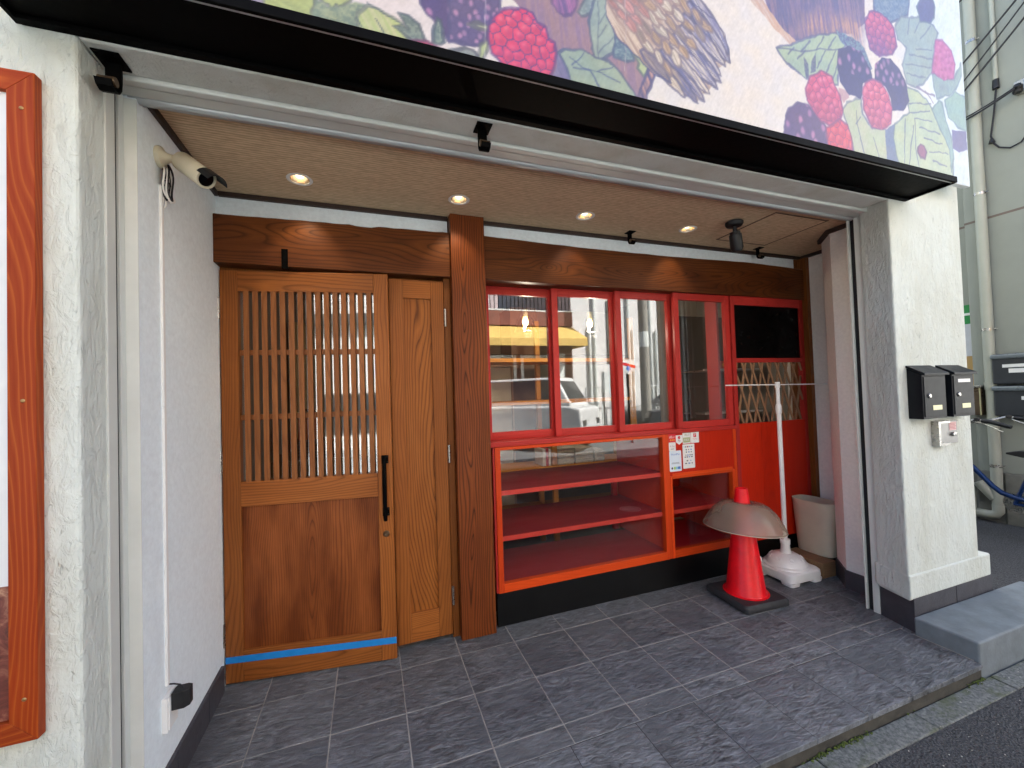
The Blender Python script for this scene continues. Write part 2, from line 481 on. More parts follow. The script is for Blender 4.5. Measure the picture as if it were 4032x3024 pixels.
# porch: riven slate tiles on a grout bed
porch = struct(MB().box(-3.0, 2.56, -.70, .62, -.3, -.0013).build('porch_floor', M['grout']))
TC = {}
def tile(x0, x1, y0, y1, z=0.0, h=.012):
    w, d = round(x1-x0, 3), round(y1-y0, 3)
    if (w, d, h) not in TC:
        m = MB(); m.box(-w/2, w/2, -d/2, d/2, -h, 0)
        o = m.build('tile', M['tile'], bevel=.0014, seg=1)
        TC[(w, d, h)] = o; o.parent = porch
    else:
        o = TC[(w, d, h)].copy(); COL.objects.link(o)
    o.location = ((x0+x1)/2, (y0+y1)/2, z + random.uniform(-.0006, .0006))
    o.name = 'tile'
    return o
J = .0020
cols = [0.2487+.3*k for k in range(-4, 9)]
cuts = [-.857] + [c for c in cols if -.80 < c < 2.75] + [2.79]
for r0, r1 in ((.286, .586), (-.014, .286), (-.314, -.014)):
    for a, b in zip(cuts, cuts[1:]):
        tile(a+J, b-J, r0+J, r1-J)
tile(2.79+J, 3.17, -.006+J, .286-J); tile(2.79+J, 3.17, .286+J, .586)
for a, b in zip(cuts, cuts[1:]):
    if a > 2.3: b = 2.60
    tile(a+J, b-J, -.414+J, -.314-J)
ncols = [0.2487-.02+.297*k for k in range(-7, 8)]
ncuts = [c for c in ncols if c < 2.50] + [2.545]
for a, b in zip(ncuts, ncuts[1:]):
    tile(a+J*.6, b-J*.6, -.733, -.414-J, 0, .022)
tile(2.545+J, 2.72, -.470, -.414-J)
# concrete riser under the nosing tiles
MB().box(-3.0, 2.545, -.722, -.4135, -.02, -.0009).build('dark_joint', plain('dark_grout', '3b3a3a', .9), porch)
struct(MB().box(-3.0, 2.545, -.726, -.60, -.3, -.0225).build('porch_kerb', M['kerb']))

# ------------------------------------------------------------------ the shop building
shop = thing('shop_building', 'cream plastered shopfront with a deep porch under a black ledge', 'building')
def part(mb, name, mat, bevel=.0, **kw): return mb.build(name, mat, shop, bevel=bevel, **kw)
YF, ZS = -.465, 2.357
part(MB().box(-7, -.892, YF, -.34, -.3, 5.2), 'wall', M['plaster'], .012, seg=3)
part(MB().prism([(-.898, -.345), (-7, -.345), (-7, .60), (-.857, .60), (-.857, -.25), (-.898, -.25)], 'z', -.3, 2.395), 'side_wall', M['wallpaper'], .002)
part(MB().box(-.899, -.8555, -.2535, -.2495, -.02, 2.343), 'corner_board', M['white_paint'], .001)
part(MB().box(-.903, -.8865, -.352, -.306, 0, 2.345), 'shutter_rail', M['rail'], .002)
part(MB().box(-.915, -.896, -.306, -.282, 0, 2.345), 'rail_slot', M['groove'])
part(MB().box(-.903, -.8875, -.282, -.2545, 0, 2.345), 'shutter_rail', M['rail'], .002)
# right pier
part(MB().prism([(2.545, YF), (3.216, YF), (3.216, .62), (3.19, .62), (3.19, -.20), (2.66, -.20), (2.66, -.29), (2.598, -.29)], 'z', .17, 5.2), 'pier', M['plaster'], .010, seg=3)
part(MB().prism([(2.541, YF-.007), (3.318, YF-.007), (3.318, -.20), (2.70, -.20), (2.594, -.285)], 'z', .179, .308), 'pier_foot', M['plaster'], .009, seg=3)
part(MB().prism([(2.572, YF-.004), (2.96, YF-.004), (2.96, -.30), (2.615, -.288)], 'z', -.06, .181), 'skirting_tile', M['skirt_tile'], .002)
part(MB().box(2.963, 3.334, YF-.005, -.30, -.06, .180), 'skirting_tile', M['skirt_tile'], .002)
part(MB().box(2.612, 2.66, -.286, -.252, 0, 2.348), 'shutter_rail', M['rail'], .002)
part(MB().box(2.630, 2.66, -.252, -.222, 0, 2.348), 'rail_slot', M['groove'])
part(MB().box(2.612, 2.66, -.222, -.212, 0, 2.348), 'shutter_rail', M['rail'], .002)
part(MB().prism([(2.785, -.211), (2.785, -.008), (2.93, .14), (3.172, .152), (3.172, .62), (3.19, .62), (3.19, -.21)], 'z', 0, 2.395), 'side_wall', M['wallpaper_bounce'], .002)
part(MB().box(2.66, 2.785, -.2105, -.205, 0, 2.36), 'corner_board', M['white_paint'])
# upper wall over the opening
part(MB().box(-.8915, 2.5445, YF+.001, -.345, ZS, 5.2), 'upper_wall', M['plaster_soffit'], .006)
part(MB().box(-7, 3.214, -.34, 5, 2.62, 5.2), 'upper_storey', M['neigh'])
part(MB().box(-7, 3.216, 3.60, 5, -.3, 2.62), 'rear_wall', M['neigh'])
part(MB().box(3.19, 3.216, .62, 3.6, -.3, 2.62), 'wall', M['neigh'])
# shutter head: lip, slot, plate and round nosed rail
hd = MB()
hd.box(-.903, 2.66, -.344, -.312, 2.345, 2.62)
part(hd, 'shutter_head', M['rail'], .006)
part(MB().box(-.903, 2.66, -.311, -.305, 2.365, 2.62), 'rail_slot', M['groove'])
part(MB().box(-.903, 2.66, -.305, -.254, 2.351, 2.62), 'shutter_head', M['rail'], .002)
part(MB().tube([(-.88, -.236, 2.356), (2.62, -.236, 2.356)], .016, 12), 'shutter_lip', M['alu'], smooth=True)
part(MB().box(-.88, 2.66, -.236, -.206, 2.350, 2.62), 'shutter_head', M['alu'], .003)
# porch ceiling
DLX = [-.453, .300, 1.055, 1.810]
ZC = 2.390
cg = MB().box(-.857, 3.18, -.206, .193, ZC, ZC+.04).box(-.857, 3.18, .265, .47, ZC, ZC+.04)
ex = [-.857] + [v for x in DLX for v in (x-.036, x+.036)] + [3.18]
for a, b in zip(ex[::2], ex[1::2]): cg.box(a, b, .193, .265, ZC, ZC+.04)
part(cg, 'ceiling', M['ceiling'])
hz = MB().box(2.160, 2.598, -.108, .318, ZC-.0015, ZC+.001)
ht = part(hz, 'ceiling_hatch', M['ceiling'])
hj = MB()
for a, b, e, d in ((2.148, 2.160, -.119, .329), (2.598, 2.610, -.119, .329), (2.160, 2.598, -.119, -.108), (2.160, 2.598, .318, .329)): hj.box(a, b, e, d, ZC-.0022, ZC+.0006)
hj.build('hatch_frame', plain('hatch_frame_brown', '6a503a', .6), ht)
def trim(mb): part(mb, 'ceiling_trim', M['trim'], .001)
trim(MB().box(-.857, -.843, -.205, .455, ZC-.026, ZC+.0005))
trim(MB().box(-.843, .279, .450, .468, ZC-.022, ZC+.0005))
trim(MB().box(.486, 3.165, .450, .468, ZC-.022, ZC+.0005))
trim(MB().prism([(2.785, -.205), (2.763, -.205), (2.763, .002), (2.915, .158), (2.93, .158), (2.93, .140), (2.785, -.008)], 'z', ZC-.026, ZC+.0005))
trim(MB().box(3.150, 3.172, .152, .449, ZC-.024, ZC+.0005))
# white band over the beams
part(MB().box(-.857, .2795, .470, .56, 2.25, 2.392), 'white_band', M['wallpaper'])
part(MB().box(.4855, 3.10, .470, .56, 2.25, 2.392), 'white_band', M['wallpaper'])
# timber post and lintel beams with waney top edges
part(MB().box(.2827, .482, .397, .56, .0, 2.3885), 'timber_post', M['post'], .004)
def beam(x0, x1, zf, n=30):
    rings = []
    for i in range(n+1):
        xx = x0+(x1-x0)*i/n
        zt = zf(i/n) + random.uniform(-.0016, .0016)
        rings.append([(xx, .420, 2.031), (xx, .420, zt-.006), (xx, .427, zt), (xx, .56, zt), (xx, .56, 2.031)][::-1])
    return MB().ring_loft(rings)
part(beam(-.8565, .2815, lambda t: 2.268+.020*t - (.006 if .55 < t < .66 else 0)), 'timber_beam', M['beam'], .003)
part(beam(.4835, 3.1325, lambda t: 2.291-.014*abs(math.sin(t*4.1))), 'timber_beam', M['beam'], .003)
part(MB().box(3.133, 3.1715, .398, .56, .0, 2.365).box(3.098, 3.1325, .462, .469, 2.285, 2.365), 'corner_post', M['jamb'], .001)
part(MB().box(-.8565, -.838, .505, .56, .0, 2.030), 'door_jamb', M['jamb'], .002)
part(MB().box(.2445, .2815, .452, .56, .0, 2.030), 'door_jamb', M['jamb'], .002)
part(MB().box(-.838, .2445, .500, .56, 2.016, 2.0305), 'door_head', M['jamb'], .002)
# skirting tiles
def skirt(x0, x1, y0, y1, h): part(MB().box(x0, x1, y0, y1, -.002, h), 'skirting_tile', M['skirt_tile'], .0015)
yy = -.247
for d in (.20, .30, .195):
    skirt(-.8575, -.844, yy, yy+d-.003, .120); yy += d
part(MB().prism([(2.7855, -.208), (2.7745, -.208), (2.7745, -.0065), (2.7855, -.0105)], 'z', -.002, .118), 'skirting_tile', M['skirt_tile'], .001)
part(MB().prism([(2.7845, -.007), (2.7750, -.0035), (2.921, .147), (2.931, .139)], 'z', -.002, .118), 'skirting_tile', M['skirt_tile'], .001)
part(MB().box(3.160, 3.1725, .155, .44, -.002, .118), 'skirting_tile', M['skirt_tile'], .001)
# the room behind: floor, lining, ceiling
part(MB().box(-.857, 3.19, .625, 3.60, -.05, -.001), 'shop_floor', plain('shop_floor_brown', '5c4a38', .5))
part(MB().box(-.857, 3.19, 3.30, 3.598, 0, 2.5), 'shop_rear_lining', plain('shop_wall_cream', 'b9b29c', .8))
part(MB().box(-.877, -.852, .565, 3.30, 0, 2.5), 'shop_side_lining', plain('shop_wall_grey', '7d7a78', .8))
part(MB().box(3.178, 3.1895, .625, 3.30, 0, 2.5), 'shop_side_lining', plain('shop_wall_grey_warm', '8d8a80', .8))
part(MB().box(-.877, 3.19, .562, 3.60, 2.5, 2.6), 'shop_ceiling', plain('shop_ceiling_grey', '8a867c', .8))

# ------------------------------------------------------------------ black ledge and the mural
led = thing('canopy_ledge', 'long black metal ledge projecting from the wall below the painted berry sign', 'canopy', (-1.014, -.465, 2.365))
ld = MB().box(-1.012, 2.690, -.672, -.4655, 2.372, 2.380)
ld.build('soffit_sheet', M['black'], led, bevel=.001)
MB().box(-1.014, 2.692, -.683, -.672, 2.362, 2.392).build('front_lip', M['black'], led, bevel=.002)
MB().box(2.680, 2.692, -.672, -.466, 2.361, 2.372).build('end_lip', M['black'], led, bevel=.001)
MB().box(-1.014, -1.002, -.672, -.466, 2.361, 2.372).build('end_lip', M['black'], led, bevel=.001)
MB().box(-1.002, 2.680, -.490, -.466, 2.360, 2.372).build('rear_lip', M['black'], led, bevel=.001)
MB().box(-1.012, 2.690, -.672, -.662, 2.366, 2.3718).build('gutter_bead', M['alu'], led, bevel=.001)

mur = thing('mural_sign', 'big sign board painted with raspberries, blackberries, leaves and a bird tail', 'sign', (1.0, -.55, 2.466))
MB().box(-1.6, 3.137, -.550, -.524, 2.466, 4.3).build('sign_board', plain('sign_board_white', 'dfe3e4', .45), mur, bevel=.001)

# moss along the foot of the porch and grit in the gutter
mo = bmesh.new()
rg = random.Random(8)
def blob(bm, x, y, z, r, h):
    a = bmesh.ops.create_icosphere(bm, subdivisions=1, radius=1.0)
    for v in a['verts']:
        v.co = Vector((x+v.co.x*r*rg.uniform(.7, 1.2), y+v.co.y*r*rg.uniform(.5, 1.0), z+v.co.z*h*rg.uniform(.6, 1.2)))
for k in range(900):
    x = rg.uniform(.3, 2.55)
    if math.sin(x*5.1)+math.sin(x*12.7+1)*.7+rg.uniform(-.8, .8) < .55: continue
    blob(mo, x, -.729-abs(rg.gauss(0, .007)), -.067+abs(rg.gauss(0, .004)), rg.uniform(.0025, .007), rg.uniform(.002, .005))
me = bpy.data.meshes.new('moss'); mo.to_mesh(me); mo.free(); me.materials.append(plain('moss_green', '4d5a22', .95, .3, 60))
o = bpy.data.objects.new('moss', me); COL.objects.link(o); o['kind'] = 'stuff'
gr = bmesh.new()
for k in range(260):
    x, y = rg.uniform(.4, 5.0), rg.uniform(-1.25, -.735)
    blob(gr, x, y, -.066 if y > -.82 else -.0735, rg.uniform(.0012, .0042), rg.uniform(.001, .003))
for k in range(70):
    x, y = rg.uniform(-.7, 2.4), rg.uniform(-.70, .38)
    blob(gr, x, y, .0006, rg.uniform(.0008, .0024), .0012)
me = bpy.data.meshes.new('grit'); gr.to_mesh(me); gr.free(); me.materials.append(plain('pale_grit', 'b9b6ac', .9, .3, 90))
o = bpy.data.objects.new('grit', me); COL.objects.link(o); o['kind'] = 'stuff'

# painted artwork: flat outlines in metres on the board (kind, colour, outline, points, extras)
MURAL = [
('f',(150,135,160),None,[(-0.7,2.531),(-0.436,2.515),(-0.425,2.493),(-0.422,2.472),(-0.519,2.445),(-0.702,2.406)],{}),
('s',(190,200,120),(100,110,100),[(-0.436,2.536),(-0.291,2.58),(-0.291,2.558),(-0.298,2.535),(-0.308,2.494),(-0.422,2.492),(-0.433,2.503)],{'a':0.4,'c2':(168,180,110)}),
('f',(197,207,132),(95,105,95),[(-0.281,2.583),(-0.194,2.609),(-0.197,2.584),(-0.218,2.56),(-0.231,2.551),(-0.237,2.556),(-0.244,2.546),(-0.257,2.544),(-0.261,2.555),(-0.277,2.559)],{}),
('t',(122,142,122),None,[(-0.291,2.558),(-0.277,2.559),(-0.26,2.546),(-0.231,2.551),(-0.184,2.586),(-0.151,2.585),(-0.178,2.541),(-0.176,2.52),(-0.156,2.492),(-0.251,2.485),(-0.309,2.493)],{'c2':(165,175,135)}),
('s',(186,201,128),(105,115,105),[(-0.147,2.583),(-0.107,2.576),(-0.075,2.566),(-0.044,2.556),(-0.026,2.538),(-0.013,2.504),(-0.031,2.488),(-0.156,2.489),(-0.176,2.502),(-0.182,2.529),(-0.175,2.549)],{'a':1.1,'c2':(205,205,150)}),
('l',(75,90,100),None,[(-0.182,2.533),(-0.169,2.511),(-0.154,2.493)],{'w':0.0042}),
('l',(75,90,100),None,[(-0.126,2.548),(-0.108,2.524),(-0.095,2.494)],{'w':0.0043}),
('l',(75,90,100),None,[(-0.149,2.591),(-0.107,2.572),(-0.076,2.562),(-0.044,2.554)],{'w':0.0043}),
('t',(105,122,115),(70,80,90),[(-0.057,2.582),(-0.022,2.581),(0.01,2.564),(0.031,2.512),(-0.006,2.502),(-0.027,2.512),(-0.076,2.538),(-0.048,2.55),(-0.026,2.542)],{'c2':(135,150,135)}),
('d',(88,70,118),(75,65,110),[(0.021,2.674),(0.249,2.742),(0.243,2.563),(0.198,2.543),(0.158,2.537),(0.107,2.539),(0.089,2.57),(0.052,2.594),(0.034,2.608),(0.016,2.634)],{'sp':0.0471,'hl':(190,130,175)}),
('t',(105,125,118),(70,80,95),[(0.069,2.599),(0.082,2.595),(0.092,2.532),(0.076,2.52),(0.054,2.518),(0.055,2.56)],{'c2':(140,155,140)}),
('f',(165,172,140),(90,90,100),[(0.168,2.613),(0.2,2.626),(0.245,2.624),(0.232,2.606),(0.2,2.604)],{}),
('b',(228,62,95),(110,60,95),[(-0.026,2.499),(0.002,2.51),(0.042,2.515),(0.087,2.503),(0.09,2.469),(0.023,2.468),(-0.021,2.472)],{'sp':0.0322,'hl':(240,95,120)}),
('t',(125,138,135),(85,95,100),[(0.106,2.504),(0.157,2.525),(0.197,2.519),(0.216,2.484),(0.137,2.488)],{'c2':(150,160,150)}),
('s',(148,118,145),None,[(0.289,2.784),(0.722,2.918),(0.722,2.793),(0.787,2.726),(0.912,2.636),(0.863,2.477),(0.456,2.481),(0.392,2.622),(0.434,2.684),(0.358,2.732)],{'a':1.5,'c2':(165,130,140)}),
('d',(98,84,130),(80,75,120),[(0.115,2.73),(0.296,2.786),(0.291,2.704),(0.271,2.662),(0.247,2.629),(0.242,2.6),(0.214,2.553),(0.178,2.542),(0.109,2.535)],{'sp':0.0314,'hl':(195,140,180)}),
('f',(170,175,150),(95,95,105),[(0.169,2.612),(0.216,2.624),(0.245,2.626),(0.242,2.607),(0.206,2.606)],{}),
('f',(185,198,140),(95,100,105),[(0.214,2.549),(0.243,2.574),(0.24,2.538),(0.219,2.5),(0.207,2.499)],{}),
('t',(120,128,135),(95,95,105),[(0.125,2.509),(0.16,2.526),(0.191,2.521),(0.216,2.492),(0.176,2.478),(0.124,2.483)],{'c2':(150,158,150)}),
('s',(115,110,152),None,[(0.505,2.591),(0.527,2.615),(0.563,2.629),(0.549,2.54),(0.563,2.491),(0.476,2.486),(0.498,2.538)],{'a':1.2,'c2':(135,125,160)}),
('b',(236,62,108),(95,60,125),[(0.247,2.629),(0.262,2.659),(0.291,2.69),(0.319,2.709),(0.367,2.726),(0.415,2.719),(0.431,2.686),(0.463,2.681),(0.471,2.643),(0.497,2.633),(0.504,2.591),(0.493,2.546),(0.474,2.492),(0.358,2.477),(0.293,2.489),(0.285,2.509),(0.253,2.532),(0.243,2.578)],{'sp':0.0435,'hl':(250,110,140)}),
('t',(132,150,152),(85,95,115),[(0.596,2.772),(0.624,2.819),(0.66,2.889),(0.687,2.897),(0.679,2.831),(0.65,2.78),(0.611,2.762)],{'c2':(165,175,170)}),
('s',(178,108,162),(95,75,125),[(0.487,2.836),(0.605,2.872),(0.591,2.79),(0.569,2.757),(0.542,2.743),(0.511,2.748),(0.492,2.776)],{'a':1.4,'c2':(110,85,140)}),
('v',(164,180,166),(85,95,125),[(0.656,2.794),(0.687,2.897),(0.724,2.908),(0.722,2.793),(0.758,2.724),(0.749,2.657),(0.703,2.621),(0.674,2.582),(0.659,2.629),(0.646,2.709),(0.646,2.752)],{'c2':(130,150,150)}),
('l',(100,115,135),None,[(0.685,2.842),(0.688,2.779),(0.679,2.698),(0.68,2.591)],{'w':0.0047}),
('l',(100,115,135),None,[(0.687,2.754),(0.722,2.809)],{'w':0.0048}),
('l',(100,115,135),None,[(0.682,2.699),(0.72,2.753)],{'w':0.0048}),
('l',(100,115,135),None,[(0.682,2.64),(0.746,2.716)],{'w':0.0048}),
('t',(88,113,140),(75,90,125),[(0.758,2.724),(0.797,2.704),(0.843,2.675),(0.841,2.65),(0.8,2.637),(0.749,2.639),(0.747,2.676)],{'c2':(125,150,155)}),
('v',(152,172,152),(85,95,125),[(0.513,2.593),(0.537,2.613),(0.563,2.625),(0.616,2.633),(0.67,2.617),(0.725,2.621),(0.78,2.58),(0.835,2.517),(0.857,2.476),(0.653,2.477),(0.558,2.49),(0.545,2.549)],{'c2':(178,190,165)}),
('l',(85,100,135),None,[(0.557,2.59),(0.608,2.564),(0.684,2.562),(0.773,2.543)],{'w':0.0052}),
('l',(85,100,135),None,[(0.571,2.555),(0.64,2.562),(0.697,2.487)],{'w':0.0052}),
('l',(85,100,135),None,[(0.668,2.563),(0.741,2.595)],{'w':0.0053}),
('l',(85,100,135),None,[(0.616,2.623),(0.593,2.589),(0.566,2.563)],{'w':0.0051}),
('l',(85,100,135),None,[(0.635,2.565),(0.707,2.465)],{'w':0.0052}),
('f',(188,202,152),(95,110,110),[(0.84,2.674),(0.866,2.666),(0.915,2.637),(0.886,2.594),(0.858,2.621),(0.865,2.645)],{}),
('s',(200,150,140),(75,72,120),[(0.912,2.634),(0.942,2.628),(0.921,2.566),(0.895,2.52),(0.886,2.472),(0.851,2.475),(0.849,2.495),(0.872,2.55)],{'a':1.2,'c2':(85,78,125)}),
('s',(222,198,176),None,[(0.722,2.918),(1.143,3.048),(1.152,2.974),(1.225,2.946),(1.279,2.917),(1.312,2.887),(1.337,2.815),(1.334,2.77),(1.26,2.708),(1.264,2.665),(1.213,2.61),(1.171,2.579),(1.149,2.553),(1.084,2.566),(1.01,2.607),(0.936,2.621),(0.866,2.666),(0.764,2.73),(0.722,2.793)],{'a':0.95,'c2':(170,140,130)}),
('s',(132,128,168),(84,80,118),[(1.156,3.027),(1.238,2.963),(1.303,2.885),(1.333,2.826),(1.336,2.798),(1.308,2.805),(1.25,2.846),(1.179,2.919),(1.126,3.003)],{'a':1.02,'c2':(206,196,196),'q':1}),
('l',(92,89,117),None,[(1.16,2.994),(1.314,2.82)],{'w':0.0031}),
('s',(104,102,148),(84,80,118),[(1.133,2.976),(1.222,2.917),(1.297,2.842),(1.334,2.784),(1.34,2.758),(1.312,2.763),(1.248,2.803),(1.168,2.873),(1.104,2.953)],{'a':0.96,'c2':(190,182,190),'q':1}),
('l',(72,71,103),None,[(1.14,2.945),(1.316,2.778)],{'w':0.0031}),
('s',(132,128,168),(84,80,118),[(1.102,2.914),(1.189,2.87),(1.265,2.812),(1.303,2.765),(1.311,2.742),(1.284,2.744),(1.221,2.773),(1.142,2.826),(1.077,2.891)],{'a':0.87,'c2':(214,200,192),'q':1}),
('l',(92,89,117),None,[(1.11,2.887),(1.287,2.758)],{'w':0.0031}),
('s',(232,214,194),(84,80,118),[(1.085,2.856),(1.168,2.814),(1.24,2.758),(1.276,2.713),(1.283,2.691),(1.258,2.694),(1.198,2.721),(1.123,2.772),(1.061,2.833)],{'a':0.86,'c2':(132,128,168),'q':1}),
('l',(162,149,135),None,[(1.093,2.83),(1.26,2.706)],{'w':0.0031}),
('s',(104,102,148),(84,80,118),[(1.058,2.828),(1.149,2.786),(1.23,2.729),(1.272,2.683),(1.282,2.661),(1.254,2.662),(1.188,2.69),(1.104,2.742),(1.034,2.804)],{'a':0.82,'c2':(205,190,182),'q':1}),
('l',(72,71,103),None,[(1.068,2.801),(1.256,2.676)],{'w':0.0031}),
('s',(132,128,168),(84,80,118),[(1.035,2.785),(1.127,2.747),(1.209,2.695),(1.252,2.653),(1.262,2.632),(1.236,2.633),(1.17,2.657),(1.085,2.705),(1.014,2.762)],{'a':0.79,'c2':(220,204,190),'q':1}),
('l',(92,89,117),None,[(1.047,2.76),(1.236,2.645)],{'w':0.003}),
('s',(232,214,194),(84,80,118),[(1.008,2.751),(1.093,2.712),(1.168,2.659),(1.207,2.617),(1.216,2.597),(1.191,2.599),(1.131,2.624),(1.052,2.672),(0.987,2.73)],{'a':0.81,'c2':(104,102,148),'q':1}),
('l',(162,149,135),None,[(1.019,2.726),(1.192,2.611)],{'w':0.003}),
('s',(104,102,148),(84,80,118),[(0.977,2.732),(1.063,2.687),(1.139,2.629),(1.178,2.583),(1.187,2.561),(1.161,2.564),(1.099,2.593),(1.02,2.647),(0.954,2.711)],{'a':0.84,'c2':(198,180,172),'q':1}),
('l',(72,71,103),None,[(0.987,2.706),(1.162,2.576)],{'w':0.003}),
('s',(170,150,142),(84,80,118),[(0.951,2.715),(1.032,2.669),(1.104,2.611),(1.141,2.566),(1.149,2.545),(1.124,2.548),(1.066,2.578),(0.992,2.632),(0.929,2.695)],{'a':0.86,'c2':(104,102,148),'q':1}),
('l',(118,105,99),None,[(0.96,2.689),(1.126,2.56)],{'w':0.0029}),
('s',(232,214,194),(84,80,118),[(0.919,2.707),(0.989,2.667),(1.049,2.617),(1.078,2.577),(1.084,2.558),(1.063,2.56),(1.013,2.585),(0.95,2.632),(0.899,2.688)],{'a':0.87,'c2':(170,150,142),'q':1}),
('l',(162,149,135),None,[(0.926,2.684),(1.065,2.571)],{'w':0.0029}),
('s',(170,150,142),(84,80,118),[(0.889,2.709),(0.944,2.684),(0.991,2.649),(1.012,2.619),(1.016,2.603),(0.998,2.603),(0.959,2.618),(0.909,2.65),(0.87,2.691)],{'a':0.83,'c2':(120,108,130),'q':1}),
('l',(118,105,99),None,[(0.893,2.69),(1.001,2.612)],{'w':0.0029}),
('s',(208,172,142),(128,112,124),[(0.979,2.697),(1.003,2.681),(1.02,2.659),(1.024,2.641),(1.023,2.632),(1.014,2.632),(0.996,2.642),(0.977,2.662),(0.965,2.687)],{'a':1.02,'c2':(166,137,113),'q':1}),
('l',(145,120,99),None,[(0.977,2.686),(1.017,2.638)],{'w':0.0029}),
('s',(232,214,194),(128,112,124),[(1.035,2.746),(1.059,2.731),(1.072,2.708),(1.072,2.688),(1.066,2.678),(1.055,2.676),(1.037,2.685),(1.02,2.705),(1.014,2.732)],{'a':1.09,'c2':(185,171,155),'q':1}),
('l',(162,149,135),None,[(1.029,2.733),(1.061,2.683)],{'w':0.0029}),
('s',(208,172,142),(128,112,124),[(1.069,2.774),(1.094,2.766),(1.11,2.749),(1.113,2.733),(1.111,2.724),(1.101,2.722),(1.083,2.726),(1.064,2.74),(1.053,2.761)],{'a':0.92,'c2':(166,137,113),'q':1}),
('l',(145,120,99),None,[(1.066,2.763),(1.105,2.728)],{'w':0.003}),
('s',(208,172,142),(128,112,124),[(1.108,2.817),(1.135,2.811),(1.153,2.796),(1.158,2.781),(1.156,2.772),(1.146,2.768),(1.127,2.771),(1.106,2.783),(1.092,2.802)],{'a':0.84,'c2':(166,137,113),'q':1}),
('l',(145,120,99),None,[(1.106,2.806),(1.15,2.775)],{'w':0.003}),
('s',(170,150,142),(128,112,124),[(1.169,2.879),(1.191,2.866),(1.204,2.846),(1.205,2.829),(1.202,2.82),(1.192,2.819),(1.176,2.827),(1.16,2.844),(1.152,2.868)],{'a':1.06,'c2':(136,120,113),'q':1}),
('l',(118,105,99),None,[(1.164,2.868),(1.197,2.825)],{'w':0.0031}),
('s',(208,172,142),(128,112,124),[(1.177,2.923),(1.212,2.915),(1.239,2.897),(1.249,2.879),(1.249,2.869),(1.237,2.866),(1.212,2.87),(1.183,2.885),(1.162,2.907)],{'a':0.8,'c2':(166,137,113),'q':1}),
('l',(145,120,99),None,[(1.177,2.911),(1.24,2.873)],{'w':0.0031}),
('s',(232,214,194),(128,112,124),[(0.953,2.725),(0.972,2.711),(0.983,2.692),(0.984,2.675),(0.98,2.667),(0.971,2.666),(0.957,2.674),(0.943,2.692),(0.938,2.714)],{'a':1.1,'c2':(185,171,155),'q':1}),
('l',(162,149,135),None,[(0.949,2.714),(0.976,2.672)],{'w':0.0029}),
('s',(208,172,142),(128,112,124),[(0.993,2.771),(1.013,2.757),(1.024,2.736),(1.025,2.719),(1.021,2.71),(1.012,2.71),(0.997,2.718),(0.982,2.736),(0.976,2.76)],{'a':1.1,'c2':(166,137,113),'q':1}),
('l',(145,120,99),None,[(0.988,2.76),(1.016,2.715)],{'w':0.0029}),
('s',(208,172,142),(128,112,124),[(1.005,2.822),(1.034,2.806),(1.055,2.784),(1.063,2.765),(1.062,2.755),(1.052,2.754),(1.031,2.763),(1.007,2.783),(0.99,2.809)],{'a':0.94,'c2':(166,137,113),'q':1}),
('l',(145,120,99),None,[(1.004,2.81),(1.055,2.76)],{'w':0.0029}),
('s',(170,150,142),(128,112,124),[(1.034,2.857),(1.068,2.846),(1.094,2.827),(1.104,2.81),(1.105,2.8),(1.093,2.798),(1.07,2.804),(1.041,2.82),(1.02,2.843)],{'a':0.82,'c2':(136,120,113),'q':1}),
('l',(118,105,99),None,[(1.035,2.845),(1.096,2.804)],{'w':0.003}),
('s',(208,172,142),(128,112,124),[(1.091,2.892),(1.119,2.885),(1.141,2.87),(1.148,2.855),(1.148,2.846),(1.138,2.843),(1.117,2.846),(1.093,2.859),(1.076,2.878)],{'a':0.81,'c2':(166,137,113),'q':1}),
('l',(145,120,99),None,[(1.09,2.881),(1.141,2.849)],{'w':0.003}),
('s',(208,172,142),(128,112,124),[(1.153,2.953),(1.176,2.939),(1.191,2.919),(1.194,2.901),(1.192,2.893),(1.182,2.892),(1.166,2.9),(1.148,2.919),(1.138,2.942)],{'a':1.04,'c2':(166,137,113),'q':1}),
('l',(145,120,99),None,[(1.15,2.942),(1.186,2.898)],{'w':0.0031}),
('s',(232,214,194),(128,112,124),[(0.883,2.757),(0.911,2.746),(0.931,2.727),(0.939,2.71),(0.938,2.701),(0.928,2.699),(0.908,2.705),(0.884,2.721),(0.869,2.743)],{'a':0.87,'c2':(185,171,155),'q':1}),
('l',(162,149,135),None,[(0.882,2.745),(0.931,2.705)],{'w':0.0028}),
('s',(208,172,142),(128,112,124),[(0.939,2.8),(0.963,2.788),(0.977,2.769),(0.979,2.752),(0.976,2.742),(0.966,2.741),(0.949,2.747),(0.932,2.764),(0.923,2.786)],{'a':1.0,'c2':(166,137,113),'q':1}),
('l',(145,120,99),None,[(0.935,2.788),(0.971,2.747)],{'w':0.0029}),
('s',(232,214,194),(128,112,124),[(0.951,2.835),(0.984,2.829),(1.008,2.813),(1.016,2.795),(1.015,2.784),(1.003,2.78),(0.979,2.782),(0.952,2.795),(0.934,2.817)],{'a':0.77,'c2':(185,171,155),'q':1}),
('l',(162,149,135),None,[(0.95,2.822),(1.007,2.788)],{'w':0.0029}),
('s',(208,172,142),(128,112,124),[(1.008,2.881),(1.036,2.873),(1.053,2.855),(1.057,2.838),(1.055,2.827),(1.043,2.824),(1.023,2.828),(1.002,2.842),(0.99,2.864)],{'a':0.9,'c2':(166,137,113),'q':1}),
('l',(145,120,99),None,[(1.004,2.868),(1.048,2.831)],{'w':0.0029}),
